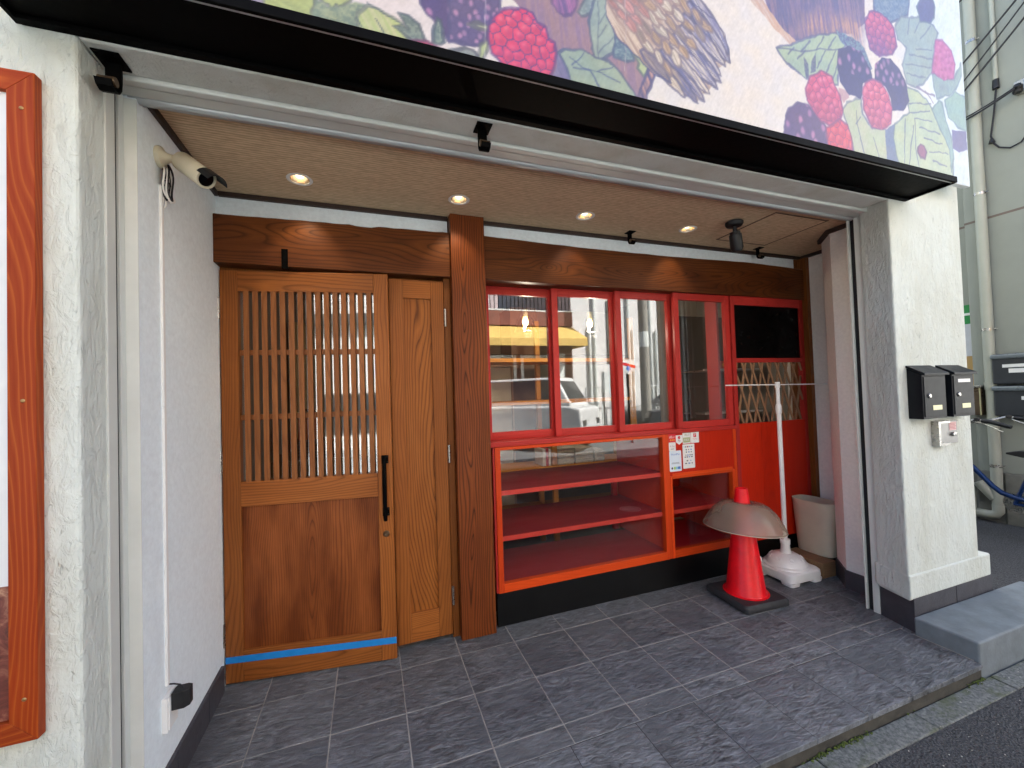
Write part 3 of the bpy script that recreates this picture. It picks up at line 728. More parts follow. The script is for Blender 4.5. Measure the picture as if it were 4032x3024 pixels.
('s',(232,214,194),(128,112,124),[(1.051,2.928),(1.077,2.917),(1.094,2.898),(1.097,2.881),(1.095,2.871),(1.084,2.869),(1.065,2.875),(1.046,2.891),(1.034,2.913)],{'a':0.96,'c2':(185,171,155),'q':1}),
('l',(162,149,135),None,[(1.048,2.916),(1.089,2.875)],{'w':0.003}),
('s',(208,172,142),(128,112,124),[(1.085,2.979),(1.112,2.965),(1.131,2.944),(1.137,2.925),(1.136,2.916),(1.125,2.915),(1.106,2.923),(1.084,2.942),(1.07,2.967)],{'a':0.97,'c2':(166,137,113),'q':1}),
('l',(145,120,99),None,[(1.083,2.967),(1.129,2.921)],{'w':0.003}),
('s',(170,150,142),(150,124,124),[(0.865,2.791),(0.886,2.779),(0.898,2.76),(0.899,2.743),(0.896,2.734),(0.887,2.733),(0.872,2.74),(0.856,2.757),(0.849,2.78)],{'a':1.05,'c2':(136,120,113),'q':1}),
('l',(118,105,99),None,[(0.861,2.78),(0.892,2.739)],{'w':0.0028}),
('s',(170,150,142),(150,124,124),[(0.889,2.827),(0.912,2.816),(0.928,2.798),(0.933,2.782),(0.932,2.774),(0.923,2.772),(0.906,2.779),(0.887,2.794),(0.875,2.815)],{'a':0.94,'c2':(136,120,113),'q':1}),
('l',(118,105,99),None,[(0.887,2.816),(0.926,2.778)],{'w':0.0028}),
('s',(232,214,194),(150,124,124),[(0.925,2.881),(0.949,2.864),(0.965,2.842),(0.97,2.823),(0.968,2.814),(0.959,2.814),(0.942,2.824),(0.923,2.845),(0.911,2.87)],{'a':1.04,'c2':(185,171,155),'q':1}),
('l',(162,149,135),None,[(0.923,2.87),(0.963,2.82)],{'w':0.0029}),
('s',(232,214,194),(150,124,124),[(0.935,2.907),(0.968,2.899),(0.994,2.882),(1.005,2.865),(1.005,2.855),(0.994,2.851),(0.97,2.855),(0.941,2.87),(0.92,2.891)],{'a':0.78,'c2':(185,171,155),'q':1}),
('l',(162,149,135),None,[(0.935,2.895),(0.997,2.858)],{'w':0.0029}),
('s',(232,214,194),(150,124,124),[(0.989,2.943),(1.019,2.938),(1.039,2.923),(1.045,2.907),(1.043,2.896),(1.031,2.891),(1.01,2.892),(0.986,2.904),(0.972,2.924)],{'a':0.8,'c2':(185,171,155),'q':1}),
('l',(162,149,135),None,[(0.987,2.93),(1.036,2.899)],{'w':0.0029}),
('s',(232,214,194),(150,124,124),[(1.025,2.99),(1.054,2.981),(1.074,2.964),(1.082,2.948),(1.081,2.938),(1.07,2.936),(1.05,2.94),(1.026,2.954),(1.01,2.976)],{'a':0.86,'c2':(185,171,155),'q':1}),
('l',(162,149,135),None,[(1.024,2.979),(1.074,2.942)],{'w':0.003}),
('s',(222,156,146),(150,124,124),[(0.811,2.833),(0.838,2.82),(0.855,2.798),(0.859,2.778),(0.855,2.767),(0.844,2.765),(0.824,2.772),(0.803,2.79),(0.792,2.817)],{'a':0.98,'c2':(177,124,116),'q':1}),
('l',(155,109,102),None,[(0.807,2.819),(0.849,2.772)],{'w':0.0028}),
('s',(222,156,146),(150,124,124),[(0.838,2.843),(0.863,2.837),(0.881,2.825),(0.889,2.812),(0.889,2.805),(0.88,2.802),(0.863,2.804),(0.842,2.814),(0.827,2.83)],{'a':0.77,'c2':(177,124,116),'q':1}),
('l',(155,109,102),None,[(0.838,2.833),(0.883,2.807)],{'w':0.0028}),
('s',(222,156,146),(150,124,124),[(0.867,2.899),(0.896,2.888),(0.916,2.87),(0.923,2.852),(0.923,2.843),(0.912,2.84),(0.891,2.846),(0.868,2.861),(0.852,2.884)],{'a':0.87,'c2':(177,124,116),'q':1}),
('l',(155,109,102),None,[(0.866,2.886),(0.915,2.847)],{'w':0.0028}),
('s',(208,172,142),(150,124,124),[(0.901,2.926),(0.93,2.921),(0.951,2.907),(0.958,2.891),(0.957,2.881),(0.946,2.877),(0.925,2.878),(0.901,2.888),(0.885,2.908)],{'a':0.77,'c2':(166,137,113),'q':1}),
('l',(145,120,99),None,[(0.899,2.913),(0.95,2.884)],{'w':0.0029}),
('s',(222,156,146),(150,124,124),[(0.941,2.967),(0.968,2.961),(0.987,2.946),(0.993,2.93),(0.992,2.92),(0.981,2.916),(0.961,2.919),(0.939,2.93),(0.925,2.95)],{'a':0.82,'c2':(177,124,116),'q':1}),
('l',(155,109,102),None,[(0.938,2.955),(0.985,2.923)],{'w':0.0029}),
('s',(232,214,194),(150,124,124),[(0.96,3.01),(0.992,3.002),(1.017,2.986),(1.027,2.97),(1.027,2.96),(1.016,2.957),(0.993,2.961),(0.966,2.974),(0.946,2.994)],{'a':0.79,'c2':(185,171,155),'q':1}),
('l',(162,149,135),None,[(0.96,2.998),(1.019,2.964)],{'w':0.0029}),
('s',(222,156,146),(150,124,124),[(0.778,2.845),(0.8,2.837),(0.814,2.823),(0.818,2.808),(0.815,2.799),(0.806,2.797),(0.79,2.8),(0.773,2.812),(0.764,2.831)],{'a':0.9,'c2':(177,124,116),'q':1}),
('l',(155,109,102),None,[(0.775,2.834),(0.81,2.803)],{'w':0.0027}),
('s',(222,156,146),(150,124,124),[(0.806,2.91),(0.832,2.893),(0.848,2.868),(0.85,2.846),(0.846,2.835),(0.835,2.834),(0.815,2.843),(0.796,2.865),(0.786,2.894)],{'a':1.06,'c2':(177,124,116),'q':1}),
('l',(155,109,102),None,[(0.801,2.895),(0.84,2.841)],{'w':0.0028}),
('s',(222,156,146),(150,124,124),[(0.823,2.924),(0.85,2.914),(0.871,2.896),(0.878,2.88),(0.878,2.871),(0.868,2.869),(0.848,2.874),(0.825,2.889),(0.809,2.91)],{'a':0.86,'c2':(177,124,116),'q':1}),
('l',(155,109,102),None,[(0.822,2.913),(0.871,2.875)],{'w':0.0028}),
('s',(232,214,194),(150,124,124),[(0.857,2.953),(0.885,2.948),(0.905,2.934),(0.911,2.917),(0.909,2.907),(0.899,2.903),(0.878,2.904),(0.856,2.916),(0.841,2.936)],{'a':0.8,'c2':(185,171,155),'q':1}),
('l',(162,149,135),None,[(0.855,2.941),(0.902,2.91)],{'w':0.0028}),
('s',(232,214,194),(150,124,124),[(0.887,2.993),(0.916,2.987),(0.937,2.972),(0.943,2.955),(0.942,2.944),(0.93,2.94),(0.909,2.942),(0.885,2.954),(0.87,2.975)],{'a':0.81,'c2':(185,171,155),'q':1}),
('l',(162,149,135),None,[(0.885,2.98),(0.934,2.947)],{'w':0.0028}),
('s',(222,156,146),(150,124,124),[(0.737,2.878),(0.758,2.869),(0.773,2.853),(0.777,2.839),(0.776,2.831),(0.768,2.83),(0.752,2.835),(0.736,2.848),(0.725,2.867)],{'a':0.93,'c2':(177,124,116),'q':1}),
('l',(155,109,102),None,[(0.736,2.869),(0.771,2.835)],{'w':0.0027}),
('s',(222,156,146),(150,124,124),[(0.751,2.921),(0.78,2.912),(0.8,2.893),(0.806,2.875),(0.804,2.865),(0.793,2.862),(0.773,2.867),(0.75,2.882),(0.735,2.905)],{'a':0.88,'c2':(177,124,116),'q':1}),
('l',(155,109,102),None,[(0.749,2.908),(0.797,2.869)],{'w':0.0027}),
('s',(222,156,146),(150,124,124),[(0.799,2.956),(0.822,2.946),(0.836,2.927),(0.837,2.909),(0.833,2.899),(0.823,2.896),(0.806,2.901),(0.789,2.917),(0.781,2.94)],{'a':1.0,'c2':(177,124,116),'q':1}),
('l',(155,109,102),None,[(0.794,2.943),(0.828,2.903)],{'w':0.0028}),
('s',(222,156,146),(150,124,124),[(0.838,2.994),(0.859,2.982),(0.87,2.962),(0.868,2.943),(0.863,2.933),(0.852,2.931),(0.836,2.937),(0.822,2.954),(0.818,2.979)],{'a':1.1,'c2':(177,124,116),'q':1}),
('l',(155,109,102),None,[(0.831,2.981),(0.858,2.938)],{'w':0.0028}),
('l',(80,80,125),None,[(1.152,2.974),(1.232,2.943),(1.279,2.917),(1.315,2.883),(1.337,2.815),(1.34,2.76)],{'w':0.0051}),
('l',(80,80,125),None,[(0.722,2.793),(0.764,2.725),(0.866,2.661),(0.936,2.616),(1.016,2.601)],{'w':0.0045}),
('l',(236,232,228),None,[(0.239,2.786),(0.229,2.465)],{'w':0.0014}),
('l',(196,186,190),None,[(0.815,2.967),(0.798,2.599)],{'w':0.0016}),
('f',(226,240,248),None,[(2.639,3.521),(3.2,3.695),(3.187,2.424),(2.922,2.389),(2.955,2.722),(2.767,3.009),(2.634,3.233)],{}),
('s',(96,90,140),None,[(1.533,3.177),(2.278,3.409),(2.27,3.196),(2.157,3.106),(2.053,3.078),(1.903,3.032),(1.751,2.961),(1.671,2.998),(1.588,3.055)],{'a':1.45,'c2':(140,112,145)}),
('s',(200,150,138),None,[(1.831,3.119),(1.913,3.176),(2.044,3.18),(2.165,3.202),(2.25,3.274),(2.26,3.175),(2.241,3.056),(2.069,3.065),(1.838,3.004),(1.73,2.992)],{'a':1.45,'c2':(120,100,145),'soft':1}),
('s',(214,172,152),None,[(1.438,3.101),(1.529,3.129),(1.603,3.06),(1.686,2.996),(1.758,2.961),(1.719,2.94),(1.627,2.98),(1.538,3.041)],{'a':0.85,'c2':(222,195,180)}),
('v',(176,196,166),(85,90,135),[(1.622,2.904),(1.727,2.942),(1.774,2.97),(1.903,3.032),(2.028,3.077),(2.095,3.077),(2.137,3.065),(2.082,3.016),(2.047,2.989),(2.048,2.903),(2.034,2.819),(1.968,2.822),(1.808,2.796),(1.749,2.821),(1.691,2.845),(1.656,2.869)],{'c2':(150,172,160)}),
('l',(95,105,140),None,[(1.625,2.902),(1.786,2.924),(1.898,2.963),(2.065,3.005)],{'w':0.0074}),
('l',(95,105,140),None,[(1.701,2.891),(1.741,2.929)],{'w':0.0072}),
('l',(95,105,140),None,[(1.76,2.879),(1.818,2.937)],{'w':0.0073}),
('l',(95,105,140),None,[(1.853,2.991),(1.786,2.924)],{'w':0.0074}),
('l',(95,105,140),None,[(1.951,3.034),(1.89,2.961)],{'w':0.0076}),
('l',(95,105,140),None,[(2.035,3.061),(1.981,2.99)],{'w':0.0077}),
('l',(95,105,140),None,[(1.955,2.972),(1.892,2.872)],{'w':0.0076}),
('l',(95,105,140),None,[(2.03,2.991),(1.955,2.858)],{'w':0.0077}),
('l',(95,105,140),None,[(2.042,2.925),(2.002,2.841)],{'w':0.0077}),
('t',(92,100,148),None,[(2.038,3.097),(2.122,3.09),(2.208,3.083),(2.25,3.059),(2.306,2.964),(2.258,2.929),(2.151,3.022),(2.068,3.047)],{'c2':(120,150,165)}),
('t',(85,95,135),None,[(1.804,2.906),(1.833,2.874),(1.832,2.807),(1.808,2.796),(1.805,2.856)],{'c2':(110,120,140)}),
('t',(85,95,135),None,[(1.889,2.95),(1.882,2.853),(1.842,2.832),(1.854,2.89)],{'c2':(110,120,140)}),
('t',(96,126,165),(85,95,140),[(2.344,3.429),(2.67,3.531),(2.649,3.403),(2.633,3.341),(2.539,3.283),(2.469,3.244),(2.349,3.266)],{'c2':(130,150,175)}),
('f',(205,165,175),None,[(2.033,2.808),(2.109,2.807),(2.114,2.774),(2.069,2.735),(2.047,2.771)],{}),
('v',(186,199,166),(110,120,145),[(2.058,2.698),(2.095,2.746),(2.203,2.792),(2.213,2.706),(2.28,2.648),(2.391,2.663),(2.395,2.488),(2.134,2.47),(2.122,2.543),(2.087,2.635)],{'c2':(205,200,185)}),
('f',(108,126,168),None,[(2.382,2.661),(2.481,2.716),(2.475,2.544),(2.526,2.46),(2.386,2.487)],{}),
('v',(192,206,172),(105,125,145),[(2.587,2.931),(2.687,2.928),(2.757,2.898),(2.805,2.856),(2.885,2.787),(2.951,2.688),(2.981,2.594),(2.972,2.448),(2.506,2.457),(2.466,2.542),(2.45,2.631),(2.466,2.707),(2.595,2.795)],{'c2':(172,192,168)}),
('l',(110,120,150),None,[(2.162,2.719),(2.165,2.65),(2.214,2.489)],{'w':0.0065}),
('l',(110,120,150),None,[(2.156,2.648),(2.194,2.691)],{'w':0.0065}),
('l',(110,120,150),None,[(2.285,2.601),(2.33,2.49)],{'w':0.0067}),
('l',(110,120,150),None,[(2.643,2.773),(2.638,2.608),(2.665,2.456)],{'w':0.0073}),
('l',(110,120,150),None,[(2.643,2.773),(2.799,2.784)],{'w':0.0075}),
('l',(110,120,150),None,[(2.68,2.729),(2.868,2.726)],{'w':0.0075}),
('l',(110,120,150),None,[(2.716,2.679),(2.884,2.67)],{'w':0.0076}),
('l',(110,120,150),None,[(2.761,2.61),(2.934,2.626)],{'w':0.0076}),
('l',(110,120,150),None,[(2.599,2.846),(2.797,2.88)],{'w':0.0074}),
('l',(110,120,150),None,[(2.595,2.795),(2.783,2.839)],{'w':0.0074}),
('l',(110,120,150),None,[(2.561,2.751),(2.53,2.51)],{'w':0.0071}),
('l',(110,120,150),None,[(2.629,2.726),(2.569,2.497)],{'w':0.0072}),
('l',(110,120,150),None,[(2.789,2.563),(2.916,2.551)],{'w':0.0076}),
('d',(66,62,118),None,[(2.047,3.001),(2.118,3.036),(2.222,3.04),(2.287,2.96),(2.31,2.905),(2.227,2.874),(2.207,2.787),(2.115,2.785),(2.052,2.835),(2.037,2.924)],{'sp':0.051,'hl':(185,130,180),'top':0.45}),
('b',(205,88,140),(110,75,140),[(2.267,3.207),(2.302,3.259),(2.368,3.284),(2.443,3.274),(2.506,3.23),(2.522,3.14),(2.479,3.086),(2.367,3.045),(2.296,3.064),(2.27,3.136)],{'sp':0.0479,'hl':(228,120,155),'fade':(128,84,152)}),
('d',(68,64,120),None,[(2.326,2.993),(2.386,3.044),(2.462,3.057),(2.536,3.019),(2.588,2.944),(2.606,2.86),(2.545,2.791),(2.447,2.771),(2.443,2.838),(2.401,2.889),(2.32,2.914)],{'sp':0.0517,'hl':(185,130,180),'top':0.5}),
('d',(92,68,125),(75,62,115),[(1.653,2.563),(1.684,2.633),(1.753,2.669),(1.815,2.671),(1.845,2.655),(1.905,2.611),(1.943,2.585),(1.934,2.465),(1.644,2.475)],{'sp':0.0541,'hl':(195,125,175)}),
('b',(226,80,128),(135,65,125),[(1.805,2.752),(1.84,2.815),(1.923,2.862),(1.995,2.851),(2.009,2.814),(2.047,2.771),(2.062,2.699),(2.042,2.649),(1.969,2.607),(1.904,2.608),(1.845,2.655),(1.809,2.697)],{'sp':0.0494,'hl':(242,130,160),'fade':(196,78,125)}),
('b',(228,70,100),(135,65,120),[(1.935,2.589),(2.037,2.648),(2.091,2.63),(2.116,2.571),(2.125,2.468),(1.942,2.461)],{'sp':0.0505,'hl':(240,110,130)}),
('b',(226,92,135),(135,70,130),[(2.214,2.824),(2.245,2.879),(2.311,2.913),(2.374,2.902),(2.426,2.852),(2.45,2.784),(2.432,2.701),(2.363,2.656),(2.28,2.654),(2.224,2.732)],{'sp':0.053,'hl':(242,140,165),'fade':(206,90,125)}),
('v',(160,180,180),(115,130,155),[(2.517,3.245),(2.571,3.31),(2.747,3.36),(2.872,3.342),(2.907,3.312),(2.862,3.228),(2.826,3.075),(2.755,2.994),(2.669,2.946),(2.589,2.95),(2.558,3.049),(2.606,3.149),(2.53,3.18)],{'c2':(140,162,172)}),
('l',(115,130,155),None,[(2.747,3.353),(2.686,3.253)],{'w':0.0084}),
('l',(115,130,155),None,[(2.839,3.333),(2.736,3.234)],{'w':0.0085}),
('l',(115,130,155),None,[(2.642,3.324),(2.624,3.23)],{'w':0.0082}),
('l',(115,130,155),None,[(2.688,3.164),(2.837,3.195)],{'w':0.0084}),
('l',(115,130,155),None,[(2.624,3.122),(2.832,3.142)],{'w':0.0084}),
('l',(115,130,155),None,[(2.588,3.057),(2.817,3.092)],{'w':0.0083}),
('l',(115,130,155),None,[(2.594,3.008),(2.758,3.02)],{'w':0.0082}),
('v',(150,176,176),(110,130,150),[(2.825,3.062),(3.034,3.07),(3.114,3.19),(3.112,3.115),(3.051,3.02),(2.979,2.971),(2.855,2.925),(2.829,2.998)],{'c2':(120,140,165)}),
('b',(205,98,162),(150,85,150),[(2.876,3.264),(2.943,3.282),(3.027,3.237),(3.057,3.17),(3.034,3.077),(2.931,3.047),(2.825,3.068),(2.857,3.174)],{'sp':0.0509,'hl':(222,125,180),'soft':1}),
('l',(130,120,155),None,[(2.679,2.951),(2.73,2.943),(2.834,2.934)],{'w':0.0151}),
('l',(130,120,155),None,[(2.751,2.948),(2.819,2.892)],{'w':0.0118}),
('v',(150,182,180),(110,135,150),[(2.805,2.85),(2.876,2.923),(2.907,2.91),(2.931,2.816),(2.977,2.726),(2.988,2.609),(2.958,2.525),(2.948,2.655)],{'c2':(130,160,170)}),
('v',(150,186,176),(115,140,155),[(2.931,2.928),(3.038,3.004),(3.134,2.991),(3.132,2.794),(3.052,2.799),(2.955,2.841)],{'c2':(135,165,170)}),
('f',(110,105,160),None,[(2.982,2.773),(3.126,2.793),(3.132,2.679),(3.048,2.651),(2.983,2.667)],{}),
('f',(150,80,130),(90,60,110),[(2.659,2.612),(2.681,2.638),(2.712,2.634),(2.734,2.599),(2.715,2.558),(2.675,2.564),(2.656,2.586)],{}),
('f',(90,95,152),(90,110,140),[(2.721,3.411),(2.771,3.503),(2.858,3.529),(2.889,3.459),(2.878,3.397),(2.841,3.354),(2.745,3.333)],{}),
]

def paint_mural():
    x0, x1, z0, z1, st = -1.598, 3.134, 2.468, 4.298, .0046
    nx, nz = int((x1-x0)/st)+1, int((z1-z0)/st)+1
    gx, gz = np.linspace(x0, x1, nx), np.linspace(z0, z1, nz)
    X, Z = np.meshgrid(gx, gz)
    rng = np.random.default_rng(4)
    def vnoise(sx, sz, seed, ang=0.0):
        r = np.random.default_rng(seed)
        t = r.random((257, 257))
        u = (X*math.cos(ang)+Z*math.sin(ang))/sx+50; v = (-X*math.sin(ang)+Z*math.cos(ang))/sz+50
        i, j = np.floor(u).astype(int), np.floor(v).astype(int)
        fu, fv = u-i, v-j
        fu, fv = fu*fu*(3-2*fu), fv*fv*(3-2*fv)
        i, j = i % 256, j % 256
        return (t[j,i]*(1-fu)+t[j,i+1]*fu)*(1-fv)+(t[j+1,i]*(1-fu)+t[j+1,i+1]*fu)*fv
    n1 = vnoise(.05, .05, 1)*.6+vnoise(.018, .018, 2)*.4
    n2 = vnoise(.012, .012, 3)*.5+vnoise(.006, .006, 9)*.5
    base = np.array([238, 229, 222.]); cool = np.array([228, 238, 246.])
    w = np.clip((X-2.4)/.5, 0, 1)[..., None]
    I = base*(1-w)+cool*w
    warm = np.array([242, 224, 212.]); big = vnoise(.35, .22, 31)*.6+vnoise(.12, .09, 32)*.4
    q = (np.clip(big*2-.85, 0, 1)*.3)[..., None]*(1-w)
    I = I*(1-q)+warm*q
    pk = (np.clip((.35-X)/.4, 0, 1)*.7)[..., None]
    I = I*(1-pk)+np.array([240, 222, 216.])*pk
    wob = (n1-.5)*.010; wob2 = (vnoise(.03, .03, 7)-.5)*.010
    def window(pts, pad):
        a = np.array(pts)
        i0, i1 = np.searchsorted(gx, a[:,0].min()-pad), np.searchsorted(gx, a[:,0].max()+pad)
        j0, j1 = np.searchsorted(gz, a[:,1].min()-pad), np.searchsorted(gz, a[:,1].max()+pad)
        return a, slice(j0, j1), slice(i0, i1)
    def seg_dist(px, pz, a, closed):
        d = np.full(px.shape, 9.0); n = len(a)
        for k in range(n if closed else n-1):
            p, q = a[k], a[(k+1) % n]
            e = q-p; L = e@e+1e-12
            t = np.clip(((px-p[0])*e[0]+(pz-p[1])*e[1])/L, 0, 1)
            d = np.minimum(d, np.hypot(px-p[0]-t*e[0], pz-p[1]-t*e[1]))
        return d
    def inside(px, pz, a):
        r = np.zeros(px.shape, bool); n = len(a)
        for k in range(n):
            (xa, za), (xb, zb) = a[k], a[(k+1) % n]
            if za == zb: continue
            c = ((za > pz) != (zb > pz)) & (px < (xb-xa)*(pz-za)/(zb-za)+xa)
            r ^= c
        return r
    ss = lambda e0, e1, v: np.clip((v-e0)/(e1-e0), 0, 1)
    more = [(k_, c_, o_, [(px_-2.45, pz_+.80) for px_, pz_ in p_], w_) for k_, c_, o_, p_, w_ in MURAL if min(q[0] for q in p_) > 1.95 and max(q[1] for q in p_) < 3.5]
    more += [(k_, c_, o_, [(px_-1.35, pz_+.62) for px_, pz_ in p_], w_) for k_, c_, o_, p_, w_ in MURAL if max(q[0] for q in p_) < .95 and max(q[1] for q in p_) < 3.0]
    for kind, col, out, pts, kw in more+MURAL:
        a, js, is_ = window(pts, .05)
        px, pz = X[js,is_]+wob[js,is_], Z[js,is_]+wob2[js,is_]
        if px.size == 0: continue
        sub = I[js,is_]; col = np.array(col, float)
        if kind == 'l':
            d = seg_dist(px, pz, a, False)
            wd = kw['w']*.5*(.55+.9*n1[js,is_])
            m = (1-ss(wd-.0022, wd+.0022, d))*.85
            I[js,is_] = sub*(1-m[...,None])+col*m[...,None]; continue
        d = seg_dist(px, pz, a, True); ins = inside(px, pz, a)
        sd = np.where(ins, d, -d)
        edge = .05 if kw.get('soft') and kind == 's' else .0025
        m = ss(-edge*.5, edge, sd) if edge > .01 else ss(-.002, .003, sd)
        if kw.get('soft') and kind == 's': m = m*np.clip(.55+n1[js,is_]*.9, 0, 1)
        c = np.broadcast_to(col, sub.shape).copy()
        c2 = np.array(kw.get('c2', col*.86), float)
        if kind == 'f': k = np.clip(n1[js,is_]*1.6-.55, 0, 1)*.5
        elif kind == 't': k = np.clip(n2[js,is_]*3-1.0, 0, 1)*.9
        elif kind == 's':
            an = math.pi-kw['a'] if True else 0
            sn = vnoise(.11, .0085, 20+len(pts), an)[js,is_]*.6+vnoise(.05, .005, 40, an+.12)[js,is_]*.4
            k = np.clip(sn*2.6-.85, 0, 1)
        elif kind == 'v':
            k = np.clip(n1[js,is_]*1.3-.35, 0, 1)*.8
        else: k = np.zeros(px.shape)
        c = c*(1-k[...,None])+c2*k[...,None]
        if kw.get('st'):
            sn = vnoise(.04, .006, 77, math.pi-1.0)[js,is_]
            k = np.clip(sn*3.4-2.35, 0, 1)*.4
            c = c*(1-k[...,None])+np.array([98, 94, 140.])*k[...,None]
            k = np.clip(.42-sn, 0, 1)*2.4
            c = c*(1-k[...,None])+np.array([246, 236, 226.])*k[...,None]
        if kind in 'bd':
            sp = kw['sp']
            lo, hi = a.min(0)-sp, a.max(0)+sp
            seeds = []
            zz = lo[1]; row = 0
            while zz < hi[1]:
                xx = lo[0]+(sp*.5 if row % 2 else 0)
                while xx < hi[0]:
                    seeds.append((xx+rng.uniform(-.26, .26)*sp, zz+rng.uniform(-.26, .26)*sp)); xx += sp
                zz += sp*.84; row += 1
            f1 = np.full(px.shape, 9.); f2 = np.full(px.shape, 9.); bx = np.zeros(px.shape); bz = np.zeros(px.shape)
            for s in seeds:
                e = np.hypot(px-s[0], pz-s[1])
                cl = e < f1
                f2 = np.where(cl, f1, np.minimum(f2, e)); f1 = np.where(cl, e, f1)
                bx = np.where(cl, s[0], bx); bz = np.where(cl, s[1], bz)
            hl = np.array(kw['hl'], float)
            tz = (pz-a[:,1].min())/(np.ptp(a[:,1])+1e-6)
            if kind == 'b':
                if 'fade' in kw:
                    k = np.clip(1.05-tz*1.5, 0, 1)[...,None]
                    c = c*(1-k)+np.array(kw['fade'], float)*k
                g = np.exp(-((px-bx+sp*.10)**2+(pz-bz-sp*.12)**2)/(sp*.24)**2)*(.35+.55*np.clip(tz*1.3, 0, 1))
                c = c*(1-g[...,None])+hl*g[...,None]
                dk = np.exp(-((px-bx-sp*.16)**2+(pz-bz+sp*.20)**2)/(sp*.30)**2)*.38*(1.1-tz*.6)
                c = c*(1-dk[...,None])+np.array([118, 48, 108.])*dk[...,None]
                ln = 1-ss(.0016, .0058, (f2-f1))
                ln = ln*(.25 if kw.get('soft') else .9)
                oc = np.array(out if out else col*.5, float)
                c = c*(1-ln[...,None])+oc*ln[...,None]
            else:
                g = np.exp(-(((px-bx)/(.26*sp))**2+((pz-bz)/(.34*sp))**2)**2)
                hs = np.sin(bx*913+bz*517)*.5+.5
                keep = (hs > .30)*(tz > kw.get('top', .0))
                g = g*keep*(.45+.5*hs)
                c = c*(1-g[...,None])+hl*g[...,None]
                ln = (1-ss(.001, .005, f2-f1))*.35
                c = c*(1-ln[...,None])+col*.8*ln[...,None]
        I[js,is_] = sub*(1-m[...,None])+c*m[...,None]
        if out is not None:
            wd = .0035*(.4+1.3*n1[js,is_])
            mo = (1-ss(wd, wd+.004, np.abs(sd)))*(.5+.4*n1[js,is_])
            oc = np.array(out, float)
            I[js,is_] = I[js,is_]*(1-mo[...,None])+oc*mo[...,None]
    I = I*.90+np.array([204, 205, 202.])*.10  # lifts the darks towards grey, hazy glare painted into the print
    I *= (1+(n2[...,None]-.5)*.07)
    br = vnoise(.04, .006, 91, 1.1)*.6+vnoise(.02, .005, 92, .7)*.4
    I *= (1+(br[...,None]-.5)*.07)
    I += ((vnoise(.06, .05, 93)-.5)[...,None])*np.array([8, 3, -8.])
    I = np.clip(I, 0, 255)/255.
    Lc = .66*np.where(I <= .04045, I/12.92, ((I+.055)/1.055)**2.4)
    v = np.zeros((nx*nz, 3), np.float32)
    v[:,0] = X.ravel()-1.0; v[:,1] = -.0012; v[:,2] = Z.ravel()-2.466
    idx = np.arange(nx*nz).reshape(nz, nx)
    f = np.stack([idx[:-1,:-1], idx[:-1,1:], idx[1:,1:], idx[1:,:-1]], -1).reshape(-1, 4)
    me = bpy.data.meshes.new('painted_print')
    me.vertices.add(len(v)); me.vertices.foreach_set('co', v.ravel())
    me.loops.add(f.size); me.loops.foreach_set('vertex_index', f.ravel().astype(np.int32))
    me.polygons.add(len(f)); me.polygons.foreach_set('loop_start', np.arange(0, f.size, 4, dtype=np.int32))
    me.update()
    ca = me.color_attributes.new('print', 'FLOAT_COLOR', 'POINT')
    rgba = np.ones((nx*nz, 4), np.float32); rgba[:,:3] = Lc.reshape(-1, 3)
    ca.data.foreach_set('color', rgba.ravel())
    n = NT('sign_print', .38)
    at = n.add('Attribute', attribute_name='print')
    c = n.coords(False)
    n.set(n.b, {'Base Color': at.outputs['Color'], 'Normal': n.bump(n.noise(c, 14, 3), .06, .004)})
    me.materials.append(n.m)
    o = bpy.data.objects.new('painted_print', me); COL.objects.link(o); o.parent = mur
paint_mural()
# ------------------------------------------------------------------ wooden entrance door (ajar, hinged on the left)
DROT = R(-8.135)
DH = (-.8516, .4849, 0)
door = thing('entrance_door', 'tall brown wooden door with vertical lattice bars over its glass, standing slightly ajar', 'door', DH, None, DROT, local=True)
T = .036
MB().box(0, .078, 0, T, .007, 2.012).build('stile', M['wood_v'], door, bevel=.002)
MB().box(.7205, .794, 0, T, .007, 2.010).build('stile', M['wood_v'], door, bevel=.002)
MB().box(.0785, .720, .0008, T, 1.909, 2.011).build('top_rail', M['wood_h'], door, bevel=.0015)
MB().box(.0785, .720, .0008, T, .846, .967).build('middle_rail', M['wood_h'], door, bevel=.0015)
MB().box(.0785, .720, .0008, T, .007, .156).build('bottom_rail', M['wood_h'], door, bevel=.0015)
MB().box(.074, .725, .012, .024, .150, .852).build('lower_panel', M['wood_panel'], door)
MB().box(.074, .725, .0262, .0302, .960, 1.915).build('glass_pane', M['glass'], door)
s0 = None
for k in range(15):
    if s0 is None:
        s0 = MB().box(-.0122, .0122, 0, .0125, .9665, 1.9095).build('slat', M['slat'], door, bevel=.001, seg=1); s = s0
    else:
        s = s0.copy(); COL.objects.link(s)
    s.location = (.1135+.0416*k, .0078+random.uniform(-.0006, .0006), 1.438)
    s.rotation_euler = (0, random.uniform(-.0012, .0012), 0)
for z in (1.590, 1.268):
    MB().box(.0785, .720, .0145, .0255, z, z+.027).build('glazing_bar', M['slat'], door, bevel=.001)
hb = MB()
hb.tube([(.7575, -.030, 1.062), (.7575, -.036, 1.02), (.7575, -.038, .90), (.7575, -.036, .77), (.7575, -.030, .727)], [.0095, .011, .0115, .011, .0095], 8)
hnd = hb.build('pull_handle', M['black'], door, smooth=True)
for z in (1.036, .766):
    p = MB().box(.741, .776, -.004, .0004, z-.021, z+.021); p.tube([(.7575, -.004, z), (.7575, -.034, z)], .008, 8)
    p.build('handle_plate', M['black'], hnd, bevel=.001)
    for zz in (-.013, .013):
        MB().lathe([(.0001, -.0055), (.003, -.005), (.003, -.0035)], (.770, 0, z+zz), 10, 'y').build('screw', M['groove'], hnd)
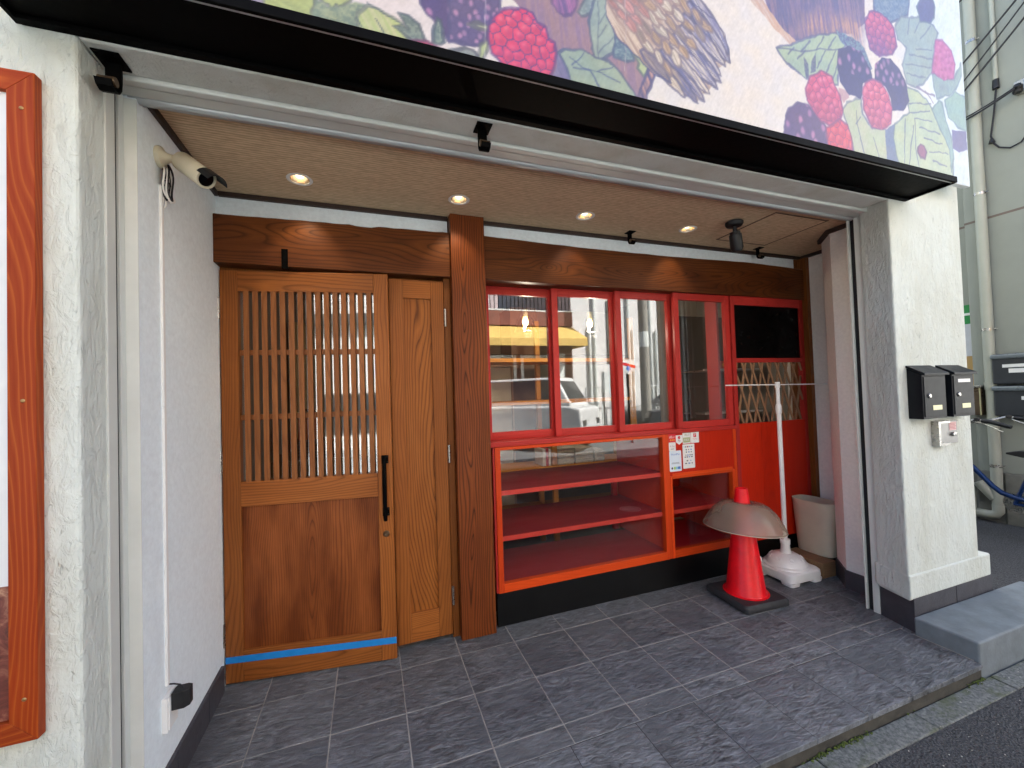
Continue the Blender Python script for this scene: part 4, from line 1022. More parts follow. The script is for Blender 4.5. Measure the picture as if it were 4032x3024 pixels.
lk = MB().lathe([(.016, -.0002), (.0165, -.004), (.014, -.007), (.0095, -.013), (.0085, -.017), (.0001, -.0172)], (.757, 0, .652), 24, 'y')
lk = lk.build('lock_cylinder', M['bronze'], door, smooth=True, recalc=True)
MB().box(.7562, .7578, -.0178, -.0171, .647, .657).build('keyhole', M['groove'], lk)
for z in (1.822, 1.065, .238):
    h = MB(); 
    for a, b in ((z-.054, z-.001), (z+.001, z+.054)): h.tube([(-.006, -.005, a), (-.006, -.005, b)], .0062, 10)
    h.box(-.013, .001, -.001, .010, z-.05, z+.05)
    h.build('hinge', M['steel'], door, smooth=True)

# blue tape
tp = thing('masking_tape', 'strip of bright blue tape stuck across the foot of the lattice door', 'tape', DH, None, DROT, local=True)
me = MB().prism([(.0, .102), (.794, .085), (.794, .118), (.26, .1295), (.0, .133)], 'y', -.0007, -.0003)
me.build('tape_strip', M['tape'], tp)

# narrow side leaf
sl = thing('side_door', 'narrow solid wooden side leaf with tall flame grained panel next to the lattice door', 'door', (-.057, .44, 0))
MB().box(-.057, .0165, .440, .474, .028, 2.007).build('stile', M['wood_v'], sl, bevel=.002)
MB().box(.168, .2405, .440, .474, .028, 2.007).build('stile', M['wood_v'], sl, bevel=.002)
MB().box(.017, .1675, .4408, .474, 1.905, 2.0065).build('top_rail', M['wood_h'], sl, bevel=.0015)
MB().box(.017, .1675, .4408, .474, .0285, .184).build('bottom_rail', M['wood_h'], sl, bevel=.0015)
MB().box(.012, .172, .453, .466, .180, 1.910).build('panel', M['wood_side'], sl)
for z in (1.80, 1.03, .24):
    h = MB(); h.tube([(.247, .434, z-.05), (.247, .434, z-.001)], .006, 10); h.tube([(.247, .434, z+.001), (.247, .434, z+.05)], .006, 10); h.box(.241, .253, .437, .447, z-.048, z+.048)
    h.build('hinge', M['steel'], sl, smooth=True)

# black door stay on the beam
st = thing('door_stay', 'flat black metal strip fixed on the beam above the lattice door', 'bracket', (-.553, .42, 2.02))
MB().box(-.568, -.539, .4165, .4199, 2.024, 2.118).build('plate', M['black'], st, bevel=.0006)
MB().box(-.568, -.539, .4165, .440, 2.020, 2.0238).build('lip', M['black'], st, bevel=.0005)

# ------------------------------------------------------------------ red counter with display cases
ctr = thing('display_counter', 'orange red wooden display counter with glazed shelves on a black kickboard', 'counter', (.5, .437, 0))
MB().box(.507, 3.1325, .449, .468, -.003, .197).build('kickboard', M['kick'], ctr, bevel=.001)
def frame(x0, x1, z0, z1, wl, wr, wb, wt, y0=.437, y1=.475):
    MB().box(x0, x0+wl, y0, y1, z0, z1).build('stile', M['red_case'], ctr, bevel=.0015)
    MB().box(x1-wr, x1, y0, y1, z0, z1).build('stile', M['red_case'], ctr, bevel=.0015)
    MB().box(x0+wl+.0004, x1-wr-.0004, y0+.0008, y1, z0, z0+wb).build('rail', M['red_case_h'], ctr, bevel=.0015)
    MB().box(x0+wl+.0004, x1-wr-.0004, y0+.0008, y1, z1-wt, z1).build('rail', M['red_case_h'], ctr, bevel=.0015)
MB().box(.5035, .516, .443, .478, .197, 1.046).build('side_stile', M['red_sash'], ctr, bevel=.001)
frame(.5165, 1.735, .195, 1.043, .033, .022, .050, .019)
MB().box(1.7355, 1.7655, .439, .478, .196, 1.0435).build('stile', M['red_case'], ctr, bevel=.0015)
frame(1.766, 2.345, .196, .752, .0165, .020, .052, .019)
MB().box(1.766, 2.345, .4395, .458, .7535, 1.0435).build('upper_panel', M['red_panel'], ctr, bevel=.001)
MB().box(2.3455, 2.3725, .438, .478, .196, 1.0435).build('stile', M['red_case'], ctr, bevel=.0015)
MB().box(1.785, 2.3255, .4375, .446, .752, .770).build('panel_bead', M['red_case_h'], ctr, bevel=.0015)
MB().box(.548, 1.714, .4585, .4625, .243, 1.026).build('glass_pane', M['glass_case'], ctr)
MB().box(1.781, 2.327, .4585, .4625, .246, .735).build('glass_pane', M['glass_case'], ctr)
MB().box(.4835, 2.372, .430, .60, 1.0445, 1.073).build('sill', M['red_sash_h'], ctr, bevel=.003)
MB().box(.49, 2.372, .601, 1.035, 1.0445, 1.062).build('counter_top', M['red_shelf'], ctr, bevel=.001)
for zt, x0, x1 in ((.778, .549, 1.735), (.508, .549, 1.735), (.508, 1.7665, 2.343)):
    sh_ = MB().box(x0, x1, .4855, 1.02, zt-.026, zt).build('shelf', M['red_shelf'], ctr, bevel=.001)
    MB().box(x0, x1, .470, .485, zt-.028, zt+.0004).build('shelf_edge', M['shelf_edge'], sh_, bevel=.0015)
MB().box(.52, 2.343, .4765, .95, .222, .243).build('shelf', M['red_shelf'], ctr, bevel=.001)
dv = MB().box(1.7360, 1.7655, .479, 1.03, .245, 1.0435)
dv.build('divider', M['red_panel'], ctr)
MB().box(2.3445, 2.3715, .479, 1.03, .245, 1.0435).build('divider', M['red_panel'], ctr)
MB().box(1.766, 2.3443, 1.021, 1.034, .245, 1.0435).build('back_board', M['red_panel'], ctr)
MB().box(.5165, .5475, .985, 1.03, .005, 1.0435).build('leg', M['red_sash'], ctr)
MB().box(1.66, 1.70, .985, 1.019, .244, .481).box(1.66, 1.70, .985, 1.019, .509, .751).build('leg', M['red_sash'], ctr)

# round paper mark on the middle shelf
mk = MB()
for k in range(40):
    a, b = 2*math.pi*k/40, 2*math.pi*(k+1)/40
    P = lambda r, t: (1.565+r*math.cos(t), .629+r*math.sin(t), .5084)
    mk.quad(P(.073, a), P(.073, b), P(.067, b), P(.067, a))
for k in range(-5, 6):
    h = math.sqrt(max(0, .064**2-(k*.011)**2))
    mk.quad((1.565-h, .629+k*.011-.0022, .5084), (1.565+h, .629+k*.011-.0022, .5084), (1.565+h*.9, .629+k*.011+.0022, .5084), (1.565-h*.9, .629+k*.011+.0022, .5084))
mk = mk.build('round_mat', plain('pale_pink_print', 'c98a8a', .6))
tag(mk, 'pale round hatched mark lying on the middle red shelf', 'mat')

# ------------------------------------------------------------------ sliding windows
def sash(x0, x1, y, zb, zt, label, gr):
    t = thing('sliding_window', label, 'window', (x0, y, zb), gr)
    w = .042
    MB().box(x0, x0+w, y, y+.030, zb, zt).build('stile', M['red_sash'], t, bevel=.002)
    MB().box(x1-w, x1, y, y+.030, zb, zt).build('stile', M['red_sash'], t, bevel=.002)
    MB().box(x0+w+.0003, x1-w-.0003, y+.0008, y+.030, zb, zb+.046).build('bottom_rail', M['red_sash_h'], t, bevel=.0015)
    MB().box(x0+w+.0003, x1-w-.0003, y+.0008, y+.030, zt-.050, zt).build('top_rail', M['red_sash_h'], t, bevel=.0015)
    MB().box(x0+w-.006, x1-w+.006, y+.013, y+.017, zb+.040, zt-.044).build('pane', M['glass'], t)
GW = 'red sliding windows over the display counter'
sash(.500, .986, .560, 1.0735, 2.033, 'red framed sliding window next to the timber post, reflecting the yellow awning', GW)
sash(.957, 1.440, .525, 1.0735, 2.033, 'second red sliding window from the timber post, reflecting awning end and van', GW)
sash(1.414, 1.884, .490, 1.0735, 2.033, 'third red sliding window from the timber post, reflecting the utility pole', GW)
sash(1.862, 2.369, .447, 1.0735, 2.0335, 'red sliding window with the black tablet behind it, next to the lattice panel', GW)
tk = MB().box(.4855, 2.372, .470, .60, 2.0345, 2.060)
part(tk, 'window_track', M['red_sash_h'])

# ------------------------------------------------------------------ red panel door with trellis
rd = thing('lattice_door', 'red wooden panel door with black pane above a wooden trellis', 'door', (2.375, .437, .197))
MB().box(2.3745, 2.409, .437, .472, .199, 2.0335).build('stile', M['red_sash'], rd, bevel=.0015)
MB().box(3.098, 3.1325, .437, .472, .199, 2.0335).build('stile', M['red_sash'], rd, bevel=.0015)
MB().box(2.4095, 3.0975, .4378, .472, 1.966, 2.033).build('top_rail', M['red_sash_h'], rd, bevel=.0015)
MB().box(2.4095, 3.0975, .4378, .472, 1.533, 1.566).build('middle_rail', M['red_sash_h'], rd, bevel=.0015)
MB().box(2.4095, 3.0975, .452, .458, 1.560, 1.972).build('black_pane', M['black_glass'], rd)
xs = [2.4095, 2.628, 2.836, 3.0975]
for a, b in zip(xs, xs[1:]):
    MB().box(a+.0006, b-.0006, .4388, .468, .199, 1.0775).build('plank', M['red_panel'], rd, bevel=.0012)
MB().box(2.4095, 3.0975, .466, .469, 1.078, 1.533).build('glass_pane', M['glass_case'], rd)
sa = sb = None
for k in range(-2, 10):
    for d in (1, -1):
        xt = 2.464+.0865*k if d == 1 else 2.426+.0865*k
        dx = .168
        xb = xt+dx if d == 1 else xt-dx*.62
        # clip to opening
        z0, z1 = 1.079, 1.532
        t0, t1 = 0.0, 1.0
        lo, hi = 2.413, 3.094
        def X(t): return xt+(xb-xt)*t
        for _ in range(1):
            if xb != xt:
                ta, tb = (lo-xt)/(xb-xt), (hi-xt)/(xb-xt)
                t0, t1 = max(0, min(ta, tb)), min(1, max(ta, tb))
        if t1-t0 < .06: continue
        w = .0095
        y0, y1 = (.4405, .4475) if d == 1 else (.4485, .4555)
        za, zb_ = z1-(z1-z0)*t0, z1-(z1-z0)*t1
        MB().prism([(X(t0)-w, za), (X(t0)+w, za), (X(t1)+w, zb_), (X(t1)-w, zb_)], 'y', y0, y1).build('trellis_strip', M['bamboo'], rd, bevel=.0008, seg=1)

# ------------------------------------------------------------------ payment stickers on the red panel
GS = 'payment stickers on the red panel'
YS = .4392
def sticker(name, label, pts, mat):
    cx, cz = sum(p[0] for p in pts)/len(pts), sum(p[1] for p in pts)/len(pts)
    t = thing(name, label, 'sticker', (cx, YS, cz), GS)
    MB().prism(pts, 'y', YS-.0006, YS-.0001).build('sticker_sheet', mat, t)
    return t
def rect(x0, x1, z0, z1, c=.006):
    p = []
    for (cx, cz, a0) in ((x1-c, z1-c, 0), (x0+c, z1-c, 90), (x0+c, z0+c, 180), (x1-c, z0+c, 270)):
        for k in range(4): a = R(a0+30*k); p.append((cx+c*math.cos(a), cz+c*math.sin(a)))
    return p
YT = YS-.0010
ST_RED = plain('sticker_red', 'd91528', .4, .03); ST_GOLD = plain('sticker_gold', 'e8a53a', .4, .03)
ST_OLIVE = plain('sticker_olive', 'a3ac7c', .4, .03); ST_BLUE = plain('sticker_blue', '4f7fc4', .4, .03); ST_GREEN = plain('sticker_green', '9fc75a', .4, .03)
ST_W = M['label_white']
def dots(t, pts, r, mat, name='printed_dot', n=14):
    m = MB()
    for x, z in pts: m.quad(*[(x+r*math.cos(2*math.pi*k/n), YT+.0002, z+r*math.sin(2*math.pi*k/n)) for k in range(n)])
    m.build(name, mat, t)['kind'] = 'stuff'
def bars(t, rs, mat, name='printed_bar'):
    m = MB()
    for x0, x1, z0, z1 in rs: m.quad((x0, YT+.0002, z0), (x1, YT+.0002, z0), (x1, YT+.0002, z1), (x0, YT+.0002, z1))
    m.build(name, mat, t)['kind'] = 'stuff'
t = sticker('payment_sticker', 'small red sticker with white lettering over three gold dots', rect(1.765, 1.825, .984, 1.046, .003), ST_RED)
text('d払い', .022, ST_W, t, (1.795, YT, 1.020), squeeze=.95)
dots(t, [(1.780, 1.000), (1.795, 1.000), (1.810, 1.000)], .0055, ST_GOLD)
t = sticker('payment_sticker', 'white shield shaped sticker with a red round emblem', [(1.826, 1.030), (1.826, .983), (1.853, .964), (1.8825, .983), (1.8825, 1.030)], ST_W)
dots(t, [(1.854, 1.013)], .012, ST_RED, 'emblem', 6)
bars(t, [(1.846, 1.862, 1.0145, 1.0165), (1.847, 1.861, 1.0085, 1.0105)], ST_W)
text('Pay', .017, M['ink'], t, (1.854, YT, .992))
t = sticker('payment_sticker', 'white sticker with an olive block reading PAY', rect(1.884, 1.953, .968, 1.049, .005), ST_W)
bars(t, [(1.888, 1.949, .975, 1.010)], ST_OLIVE)
text('PAY', .026, ST_W, t, (1.9185, YT-.0002, .9925), squeeze=.95)
text('ALI', .024, ST_OLIVE, t, (1.9185, YT, 1.028), squeeze=1.1)
t = sticker('payment_sticker', 'white sticker with a red square P emblem at the right end of the top row', rect(1.955, 2.028, .969, 1.047, .006), ST_W)
bars(t, [(1.979, 2.003, 1.008, 1.034)], ST_RED)
text('P', .026, ST_W, t, (1.991, YT-.0002, 1.021))
text('PayPay', .013, ST_RED, t, (1.991, YT, .996))
text('OK', .006, M['ink'], t, (1.991, YT, .979))
t = sticker('payment_sticker', 'small white sticker with faint red lettering, below the red one', rect(1.765, 1.822, .924, .986, .007), ST_W)
text('R Pay', .017, plain('sticker_faded_red', 'c08a86', .5), t, (1.793, YT, .957))
bars(t, [(1.778, 1.808, .937, .940)], M['ink'])
t = sticker('payment_sticker', 'larger pale blue card sticker with a rainbow strip at its foot', rect(1.765, 1.866, .783, .925, .007), plain('sticker_pale_blue', 'd9e4ee', .4, .03))
text('WorldPay', .0185, ST_BLUE, t, (1.815, YT, .900))
bars(t, [(1.786, 1.846, .842, .844), (1.780, 1.850, .836, .838)], M['ink'])
bars(t, [(1.800, 1.815, .797, .815)], ST_GREEN); bars(t, [(1.8155, 1.833, .797, .815)], plain('sticker_cyan', '86c3d8', .4)); bars(t, [(1.8335, 1.857, .797, .815)], ST_BLUE)
dots(t, [(1.786, .806)], .008, M['ink'], 'emblem')
t = sticker('payment_sticker', 'tall white card sticker with rows of tiny logos', rect(1.880, 1.984, .795, .963, .005), ST_W)
rw = [(.945, [(1.893, .004), (1.907, .010), (1.925, .012), (1.944, .009), (1.961, .009)]), (.925, [(1.912, .011), (1.932, .007), (1.954, .012)]), (.908, [(1.912, .010), (1.934, .011), (1.955, .009)]),
      (.887, [(1.907, .006), (1.924, .012), (1.943, .010), (1.960, .011)]), (.874, [(1.900, .010), (1.918, .012), (1.937, .011), (1.958, .014)]), (.848, [(1.918, .014), (1.948, .007)]), (.830, [(1.906, .016), (1.934, .018), (1.959, .009)])]
bars(t, [(x-w*.5, x+w*.5, z-.0038, z+.0038) for z, r_ in rw for k, (x, w) in enumerate(r_) if (k+int(z*1000)) % 3], M['ink'])
bars(t, [(x-w*.5, x+w*.5, z-.0038, z+.0038) for z, r_ in rw for k, (x, w) in enumerate(r_) if not (k+int(z*1000)) % 3], ST_BLUE)
bars(t, [(1.918, 1.932, .9405, .9495)], ST_RED, 'printed_square')
# ------------------------------------------------------------------ recessed downlights
M['bulb'] = emit('warm_bulb', 'ffe2b0', 1.7)
M['baffle'] = plain('grey_baffle', '8d8780', .3, .1, 10, 0, Metallic=.5)
GD = 'downlights in the porch ceiling'
dlab = ['lit downlight over the lattice door, leftmost in the porch ceiling', 'lit downlight in front of the timber post', 'lit downlight over the middle of the sliding windows', 'lit downlight in the ceiling beside the black spotlight']
def downlight(x, lab):
    t = thing('downlight', lab, 'lamp', (x, .229, ZC), GD)
    MB().lathe([(.050, .0005), (.056, -.001), (.056, -.003), (.050, -.0048), (.043, -.0035), (.041, .002), (.041, .006), (.050, .004)], (x, .229, ZC-.0005), 36, cap=False).build('trim_ring', M['white_plastic'], t, smooth=True, recalc=True)
    MB().lathe([(.0415, -.001), (.037, .015), (.036, .075), (.0001, .0752)], (x, .229, ZC), 30, cap=False).build('baffle', M['baffle'], t, smooth=True)
    m = MB().lathe([(.0001, -.004), (.014, -.003), (.018, .002), (.021, .010), (.018, .03), (.0001, .031)], (0, 0, 0), 24)
    b = m.build('bulb', M['bulb'], t, smooth=True, local=True)
    b.location = (0, .004, .016); b.rotation_euler = (R(-14), 0, 0)
    l = bpy.data.lights.new('downlight_beam', 'SPOT'); l.energy = 1.1; l.color = (1, .82, .56); l.spot_size = R(72); l.spot_blend = .7; l.shadow_soft_size = .02
    lo = bpy.data.objects.new('downlight_beam', l); COL.objects.link(lo); lo.parent = t
    lo.location = (0, .012, -.012); lo.rotation_euler = (R(24), 0, 0)
for x, l in zip(DLX, dlab): downlight(x, l)

# black spotlight
sp = thing('spotlight', 'black cylindrical spotlight hanging from the porch ceiling by the hatch', 'lamp', (2.013, .056, ZC))
MB().lathe([(.0001, 0), (.044, 0), (.052, -.006), (.052, -.018), (.044, -.030), (.012, -.034), (.0001, -.034)], (2.013, .056, ZC), 28, cap=False).build('ceiling_rose', M['black_matt'], sp, smooth=True, recalc=True)
MB().tube([(2.017, .058, 2.36), (2.022, .060, 2.325)], .012, 10).build('swivel', M['black_matt'], sp, smooth=True)
a, b = Vector((2.020, .060, 2.330)), Vector((2.048, .072, 2.208))
MB().tube([a, a.lerp(b, .02), a.lerp(b, .13), a.lerp(b, .15), a.lerp(b, .82), b, a.lerp(b, .995)], [.018, .030, .031, .036, .037, .026, .020], 24).build('lamp_head', M['black_matt'], sp, smooth=True)

# strap hooks
def hook(x, y, z, s, lab, gr):
    t = thing('strap_hook', lab, 'hook', (x, y, z), gr)
    p = MB().box(x-.032*s, x+.032*s, y-.036*s, y+.036*s, z-.005*s, z-.0003)
    p.build('plate', M['black'], t, bevel=.001)
    w = .019*s
    pts = [(0.010, 0), (0.010, -.055), (0.007, -.078), (-.004, -.094), (-.020, -.100), (-.036, -.094), (-.044, -.080)]
    th = .0035*s
    rings = []
    for i, (py, pz) in enumerate(pts):
        q0, q1 = pts[max(i-1, 0)], pts[min(i+1, len(pts)-1)]
        ty, tz = q1[0]-q0[0], q1[1]-q0[1]; L = math.hypot(ty, tz); ny, nz = -tz/L, ty/L
        yy, zz = y+py*s, z-.004*s+pz*s
        rings.append([(x-w, yy+ny*th, zz+nz*th), (x+w, yy+ny*th, zz+nz*th), (x+w, yy-ny*th, zz-nz*th), (x-w, yy-ny*th, zz-nz*th)])
    MB().ring_loft(rings).build('strap', M['black'], t, recalc=True)
    MB().tube([(x-w*1.05, y-.020*s, z-.078*s), (x+w*1.05, y-.020*s, z-.078*s)], .013*s, 12).build('roller', M['bronze'], t, smooth=True)
    for dx in (-.022, .022):
        MB().lathe([(.0001, -.0085*s), (.004*s, -.0075*s), (.005*s, -.005*s)], (x+dx*s, y-.025*s, z), 8, cap=False).build('bolt', M['black'], t)
hook(-.848, -.402, ZS, 1.0, 'black strap hook under the lintel at the left wall', 'black strap hooks on the soffit')
hook(.254, -.415, ZS, .92, 'black strap hook under the lintel straight out from the timber post', 'black strap hooks on the soffit')
hook(1.470, .372, ZC, .80, 'small black hook on the ceiling between two downlights', 'small black hooks on the porch ceiling')
hook(2.620, .386, ZC, .80, 'small black hook on the ceiling beside the hatch', 'small black hooks on the porch ceiling')

# ------------------------------------------------------------------ security camera on the left wall
sc = thing('security_camera', 'cream bullet security camera on the left porch wall pointing at the street', 'camera', (-.857, -.109, 2.237))
MB().lathe([(.0001, 0), (.036, 0), (.038, .006), (.036, .014), (.024, .020), (.016, .030), (.013, .046), (.0001, .046)], (-.857, -.109, 2.237), 28, 'x', cap=False).build('mount', M['cream_plastic'], sc, smooth=True, recalc=True)
A, B = Vector((-.787, -.110, 2.232)), Vector((-.690, -.183, 2.142))
D = (B-A).normalized()
MB().tube([(-.815, -.109, 2.236), (-.800, -.110, 2.236), A+D*.01], [.011, .010, .010], 12).build('arm', M['cream_plastic'], sc, smooth=True)
Lh = (B-A).length
MB().axial(A, D, [(.0001, -.001), (.024, -.001), (.031, .000), (.034, .004), (.034, Lh-.004), (.032, Lh), (.026, Lh), (.0255, Lh-.012)], 32).build('housing', M['cream_plastic'], sc, smooth=True, recalc=True)
MB().axial(A, D, [(.0256, Lh-.011), (.0256, Lh-.006), (.014, Lh-.002), (.0001, Lh-.002)], 24).build('lens_face', M['black_glass'], sc, smooth=True, recalc=True)
S_ = D.cross(Vector((0,0,1))).normalized(); U_ = S_.cross(D)
vis = MB(); rings = []
for k, t_ in enumerate((-.01, .055)):
    ring = []
    for j in range(9):
        an = R(20+140*j/8); ring.append(B+D*t_+(S_*math.cos(an)+U_*math.sin(an))*(.037))
    for j in range(8, -1, -1):
        an = R(20+140*j/8); ring.append(B+D*t_+(S_*math.cos(an)+U_*math.sin(an))*(.035))
    rings.append(ring)
vis.ring_loft(rings).build('sun_hood', M['black_matt'], sc, recalc=True)
cb = thing('cable_coil', 'coil of black and white cable tied below the security camera', 'cable', (-.845, -.085, 2.21))
random.seed(3)
for k in range(5):
    w, h = .016+.004*random.random(), .055+.008*random.random()
    cy, cz, cx = -.088+random.uniform(-.004, .004), 2.155+random.uniform(-.01, .006), -.846+.004*k
    pts = [(cx+.003*math.sin(3*a), cy+w*math.cos(a)*(1-.35*math.sin(a)**2*0)+.008*math.sin(a)*-.6, cz+h*math.sin(a)) for a in [2*math.pi*j/28 for j in range(28)]]
    MB().tube(pts, .0032, 7, close=True).build('cable_loop', M['wire'] if k not in (1, 3) else M['white_plastic'], cb, smooth=True)
MB().tube([(-.850, -.097, 2.212), (-.843, -.096, 2.195), (-.841, -.094, 2.17)], .006, 8).build('cable_lead', M['wire'], cb, smooth=True)
MB().tube([(-.840, -.103, 2.158), (-.832, -.086, 2.155), (-.838, -.068, 2.152)], .003, 6).build('cable_tie', M['wire'], cb, smooth=True)
MB().tube([(-.843, -.070, 2.118), (-.838, -.058, 2.110), (-.836, -.046, 2.106)], [.007, .008, .007], 10).build('plug', M['white_plastic'], cb, smooth=True)
MB().tube([(-.848, -.092, 2.12), (-.852, -.094, 2.07), (-.852, -.086, 2.062), (-.848, -.080, 2.075), (-.846, -.080, 2.12)], .003, 7).build('cable_tail', M['white_plastic'], cb, smooth=True)
MB().tube([(-.851, -.100, 2.141), (-.848, -.098, 2.150), (-.844, -.094, 2.142)], .0022, 6).build('cable_end', M['wire'], cb, smooth=True)
random.seed(11)
cd = MB().box(-.8575, -.849, -.1065, -.0905, .386, 1.35).box(-.8575, -.849, -.1065, -.0905, 1.3512, 2.141)
cd = cd.build('cable_duct', M['white_plastic'], bevel=.0015)
tag(cd, 'thin white cable duct running up the left porch wall', 'cable duct')
ou = thing('wall_socket', 'white two gang wall socket low on the left porch wall', 'socket', (-.857, -.10, .30))
MB().box(-.8575, -.840, -.137, -.062, .246, .362).build('backbox', M['white_plastic'], ou, bevel=.003)
MB().box(-.840, -.836, -.131, -.068, .252, .356).build('faceplate', M['white_plastic'], ou, bevel=.0015)
ad = thing('power_adapter', 'black plug-in power adapter in the low wall socket', 'adapter', (-.836, -.10, .34))
MB().prism([(-.836, -.121), (-.800, -.121), (-.786, -.108), (-.786, -.082), (-.800, -.074), (-.836, -.074)], 'z', .308, .366).build('adapter_case', M['black_matt'], ad, bevel=.002)
MB().tube([(-.81, -.095, .365), (-.818, -.096, .378), (-.835, -.098, .386), (-.848, -.099, .389)], .0026, 7).build('adapter_lead', M['wire'], ad, smooth=True)

# ------------------------------------------------------------------ framed poster on the left pier
fp = thing('framed_poster', 'large poster in a bolted red brown pine frame on the left pier', 'picture', (-1.40, YF, 1.38))
x0, x1, z0, z1, w = -1.80, -.9635, .541, 2.222, .0545
ya, yb = -.493, -.4655
MB().prism([(x1, z0), (x1, z1), (x1-w, z1-w), (x1-w, z0+w)], 'y', ya, yb).build('frame_side', M['frame_wood'], fp, bevel=.002)
MB().prism([(x0, z1), (x0, z0), (x0+w, z0+w), (x0+w, z1-w)], 'y', ya, yb).build('frame_side', M['frame_wood'], fp, bevel=.002)
MB().prism([(x0, z1), (x1, z1), (x1-w, z1-w), (x0+w, z1-w)], 'y', ya+.0004, yb).build('frame_rail', M['frame_wood_h'], fp, bevel=.002)
MB().prism([(x0, z0), (x1, z0), (x1-w, z0+w), (x0+w, z0+w)], 'y', ya+.0004, yb).build('frame_rail', M['frame_wood_h'], fp, bevel=.002)
for z in (2.125, 1.38, .645):
    MB().lathe([(.0001, -.0025), (.003, -.0022), (.0048, -.0005), (.0048, .002)], (-.9885, ya, z), 12, 'y', cap=False).build('screw', M['screw'], fp, smooth=True)
def stone_print():
    n = NT('stone_photo_print', .35)
    c = n.coords(False)
    a = n.noise(c, 14, 6, .65, 1.5)
    n.set(n.b, {'Base Color': n.ramp(a, (.3, lin('3a1d1c')), (.5, lin('7a4338')), (.62, lin('9a6a55')), (.74, lin('d0a888')))})
    return n.m
MB().box(x0+w-.004, x1-w+.004, -.478, -.474, .9215, z1-w+.004).build('poster_sheet', plain('poster_white', 'e3e9ea', .35, .02), fp)
MB().box(x0+w-.004, x1-w+.004, -.478, -.474, z0+w-.004, .921).build('poster_photo', stone_print(), fp)

# ------------------------------------------------------------------ red cone wearing a lamp shade
CX, CY = 2.078, .150
cn = thing('traffic_cone', 'glossy red traffic cone on a square black rubber base', 'cone', (CX, CY, 0))
cn.rotation_euler = (0, 0, R(-3.5))
OFF[cn.name] = (0, 0, 0)
b = MB(); h = .168
rings = []
for (hh, z) in ((.168, .006), (.170, .012), (.168, .034), (.158, .046)):
    ring = []
    for (sx, sy, a0) in ((1, 1, 0), (-1, 1, 90), (-1, -1, 180), (1, -1, 270)):
        for k in range(5):
            an = R(a0+22.5*k); ring.append((sx*(hh-.022)+.022*math.cos(an), sy*(hh-.022)+.022*math.sin(an), z))
    rings.append(ring)
b.ring_loft(rings)
b = b.build('rubber_base', M['rubber'], cn, smooth=True)
ft = MB()
for sx in (-1, 1):
    for sy in (-1, 1): MB().box(sx*.125-.03, sx*.125+.03, sy*.125-.03, sy*.125+.03, -.004, .0062).build('foot', M['rubber'], b)
MB().lathe([(.132, .0455), (.132, .049), (.121, .050), (.113, .060), (.0365, .692), (.034, .700), (.030, .701), (.029, .66)], (0, 0, 0), 48, cap=False).build('cone_body', M['cone_red'], cn, smooth=True)
def shade_mat():
    n = NT('smoked_plastic', .22)
    n.set(n.b, {'Base Color': lin('b5a693'), 'Specular IOR Level': .6})
    n.set(n.b, {'Coat Weight': .3, 'Coat Roughness': .1})
    tr = n.add('BsdfTransparent', {'Color': lin('d6c8ba')})
    c = n.coords(False)
    f = n.math('MULTIPLY_ADD', n.noise(c, 6, 4), .25, .29, clamp=True)
    mx = n.add('MixShader', {0: f, 1: tr.outputs[0], 2: n.b.outputs[0]})
    n.t.links.new(mx.outputs[0], n.t.nodes['Material Output'].inputs[0])
    return n.m
sh = thing('lamp_shade', 'smoky translucent ribbed dome lamp shade slipped over the red cone', 'lamp shade', (CX+.006, CY, .455))
prof = [(.052, .150), (.060, .156), (.072, .156)]
N = 26
for k in range(N+1):
    t_ = k/N
    an = t_*math.pi/2
    r = .072+.166*t_; z = .156*(1-t_**2.3)
    r += .0036*(k % 2)*(1 if t_ > .12 else 0)
    prof.append((r, max(z, 0)))
prof += [(.236, -.006), (.232, -.006), (.231, .0)]
shm = MB().lathe(prof, (CX+.006, CY, .455), 56, cap=False).build('dome', shade_mat(), sh, smooth=True)
shm.rotation_euler = (R(-1), R(5), 0)
shr = MB().tube([(.236*math.cos(2*math.pi*k/56), .236*math.sin(2*math.pi*k/56), -.003) for k in range(56)], .0028, 6, close=True).build('rim', plain('shade_rim', 'b5a999', .3), sh, smooth=True, local=True)
shr.rotation_euler = (R(-1), R(5), 0)
MB().lathe([(.0465, .146), (.0600, .146), (.0600, .152), (.0465, .152)], (CX+.006, CY, .455), 36, cap=False).build('collar', plain('smoky_collar', '5c5248', .4), sh, smooth=True)

# ------------------------------------------------------------------ white flag pole stand
PX, PY = 2.600, .270
fs = thing('banner_stand', 'white plastic banner stand with an empty T shaped pole in a water filled foot', 'stand', (PX, PY, 0))
def rsq(h, c, z, n=6, cx=PX, cy=PY):
    ring = []
    for (sx, sy, a0) in ((1, 1, 0), (-1, 1, 90), (-1, -1, 180), (1, -1, 270)):
        for k in range(n+1):
            an = R(a0+90*k/n); ring.append((cx+sx*(h-c)+c*math.cos(an), cy+sy*(h-c)+c*math.sin(an), z))
    return ring
fb = MB().ring_loft([rsq(.146, .05, .020), rsq(.153, .05, .026), rsq(.155, .05, .050), rsq(.153, .05, .076), rsq(.145, .05, .084)])
fb = fb.build('foot_tank', M['white_plastic'], fs, smooth=True)
for sx in (-1, 1):
    for sy in (-1, 1):
        MB().ring_loft([rsq(.042, .02, 0, 4, PX+sx*.105, PY+sy*.105), rsq(.046, .02, .024, 4, PX+sx*.105, PY+sy*.105)]).build('foot_pad', M['white_plastic'], fb, smooth=True)
dm = MB().lathe([(.146, .083), (.146, .090), (.140, .096), (.128, .098), (.124, .110), (.108, .135), (.085, .152), (.055, .162), (.034, .166), (.030, .190), (.027, .225), (.024, .228)], (PX, PY, 0), 48, cap=False).build('dome', M['white_plastic'], fs, smooth=True)
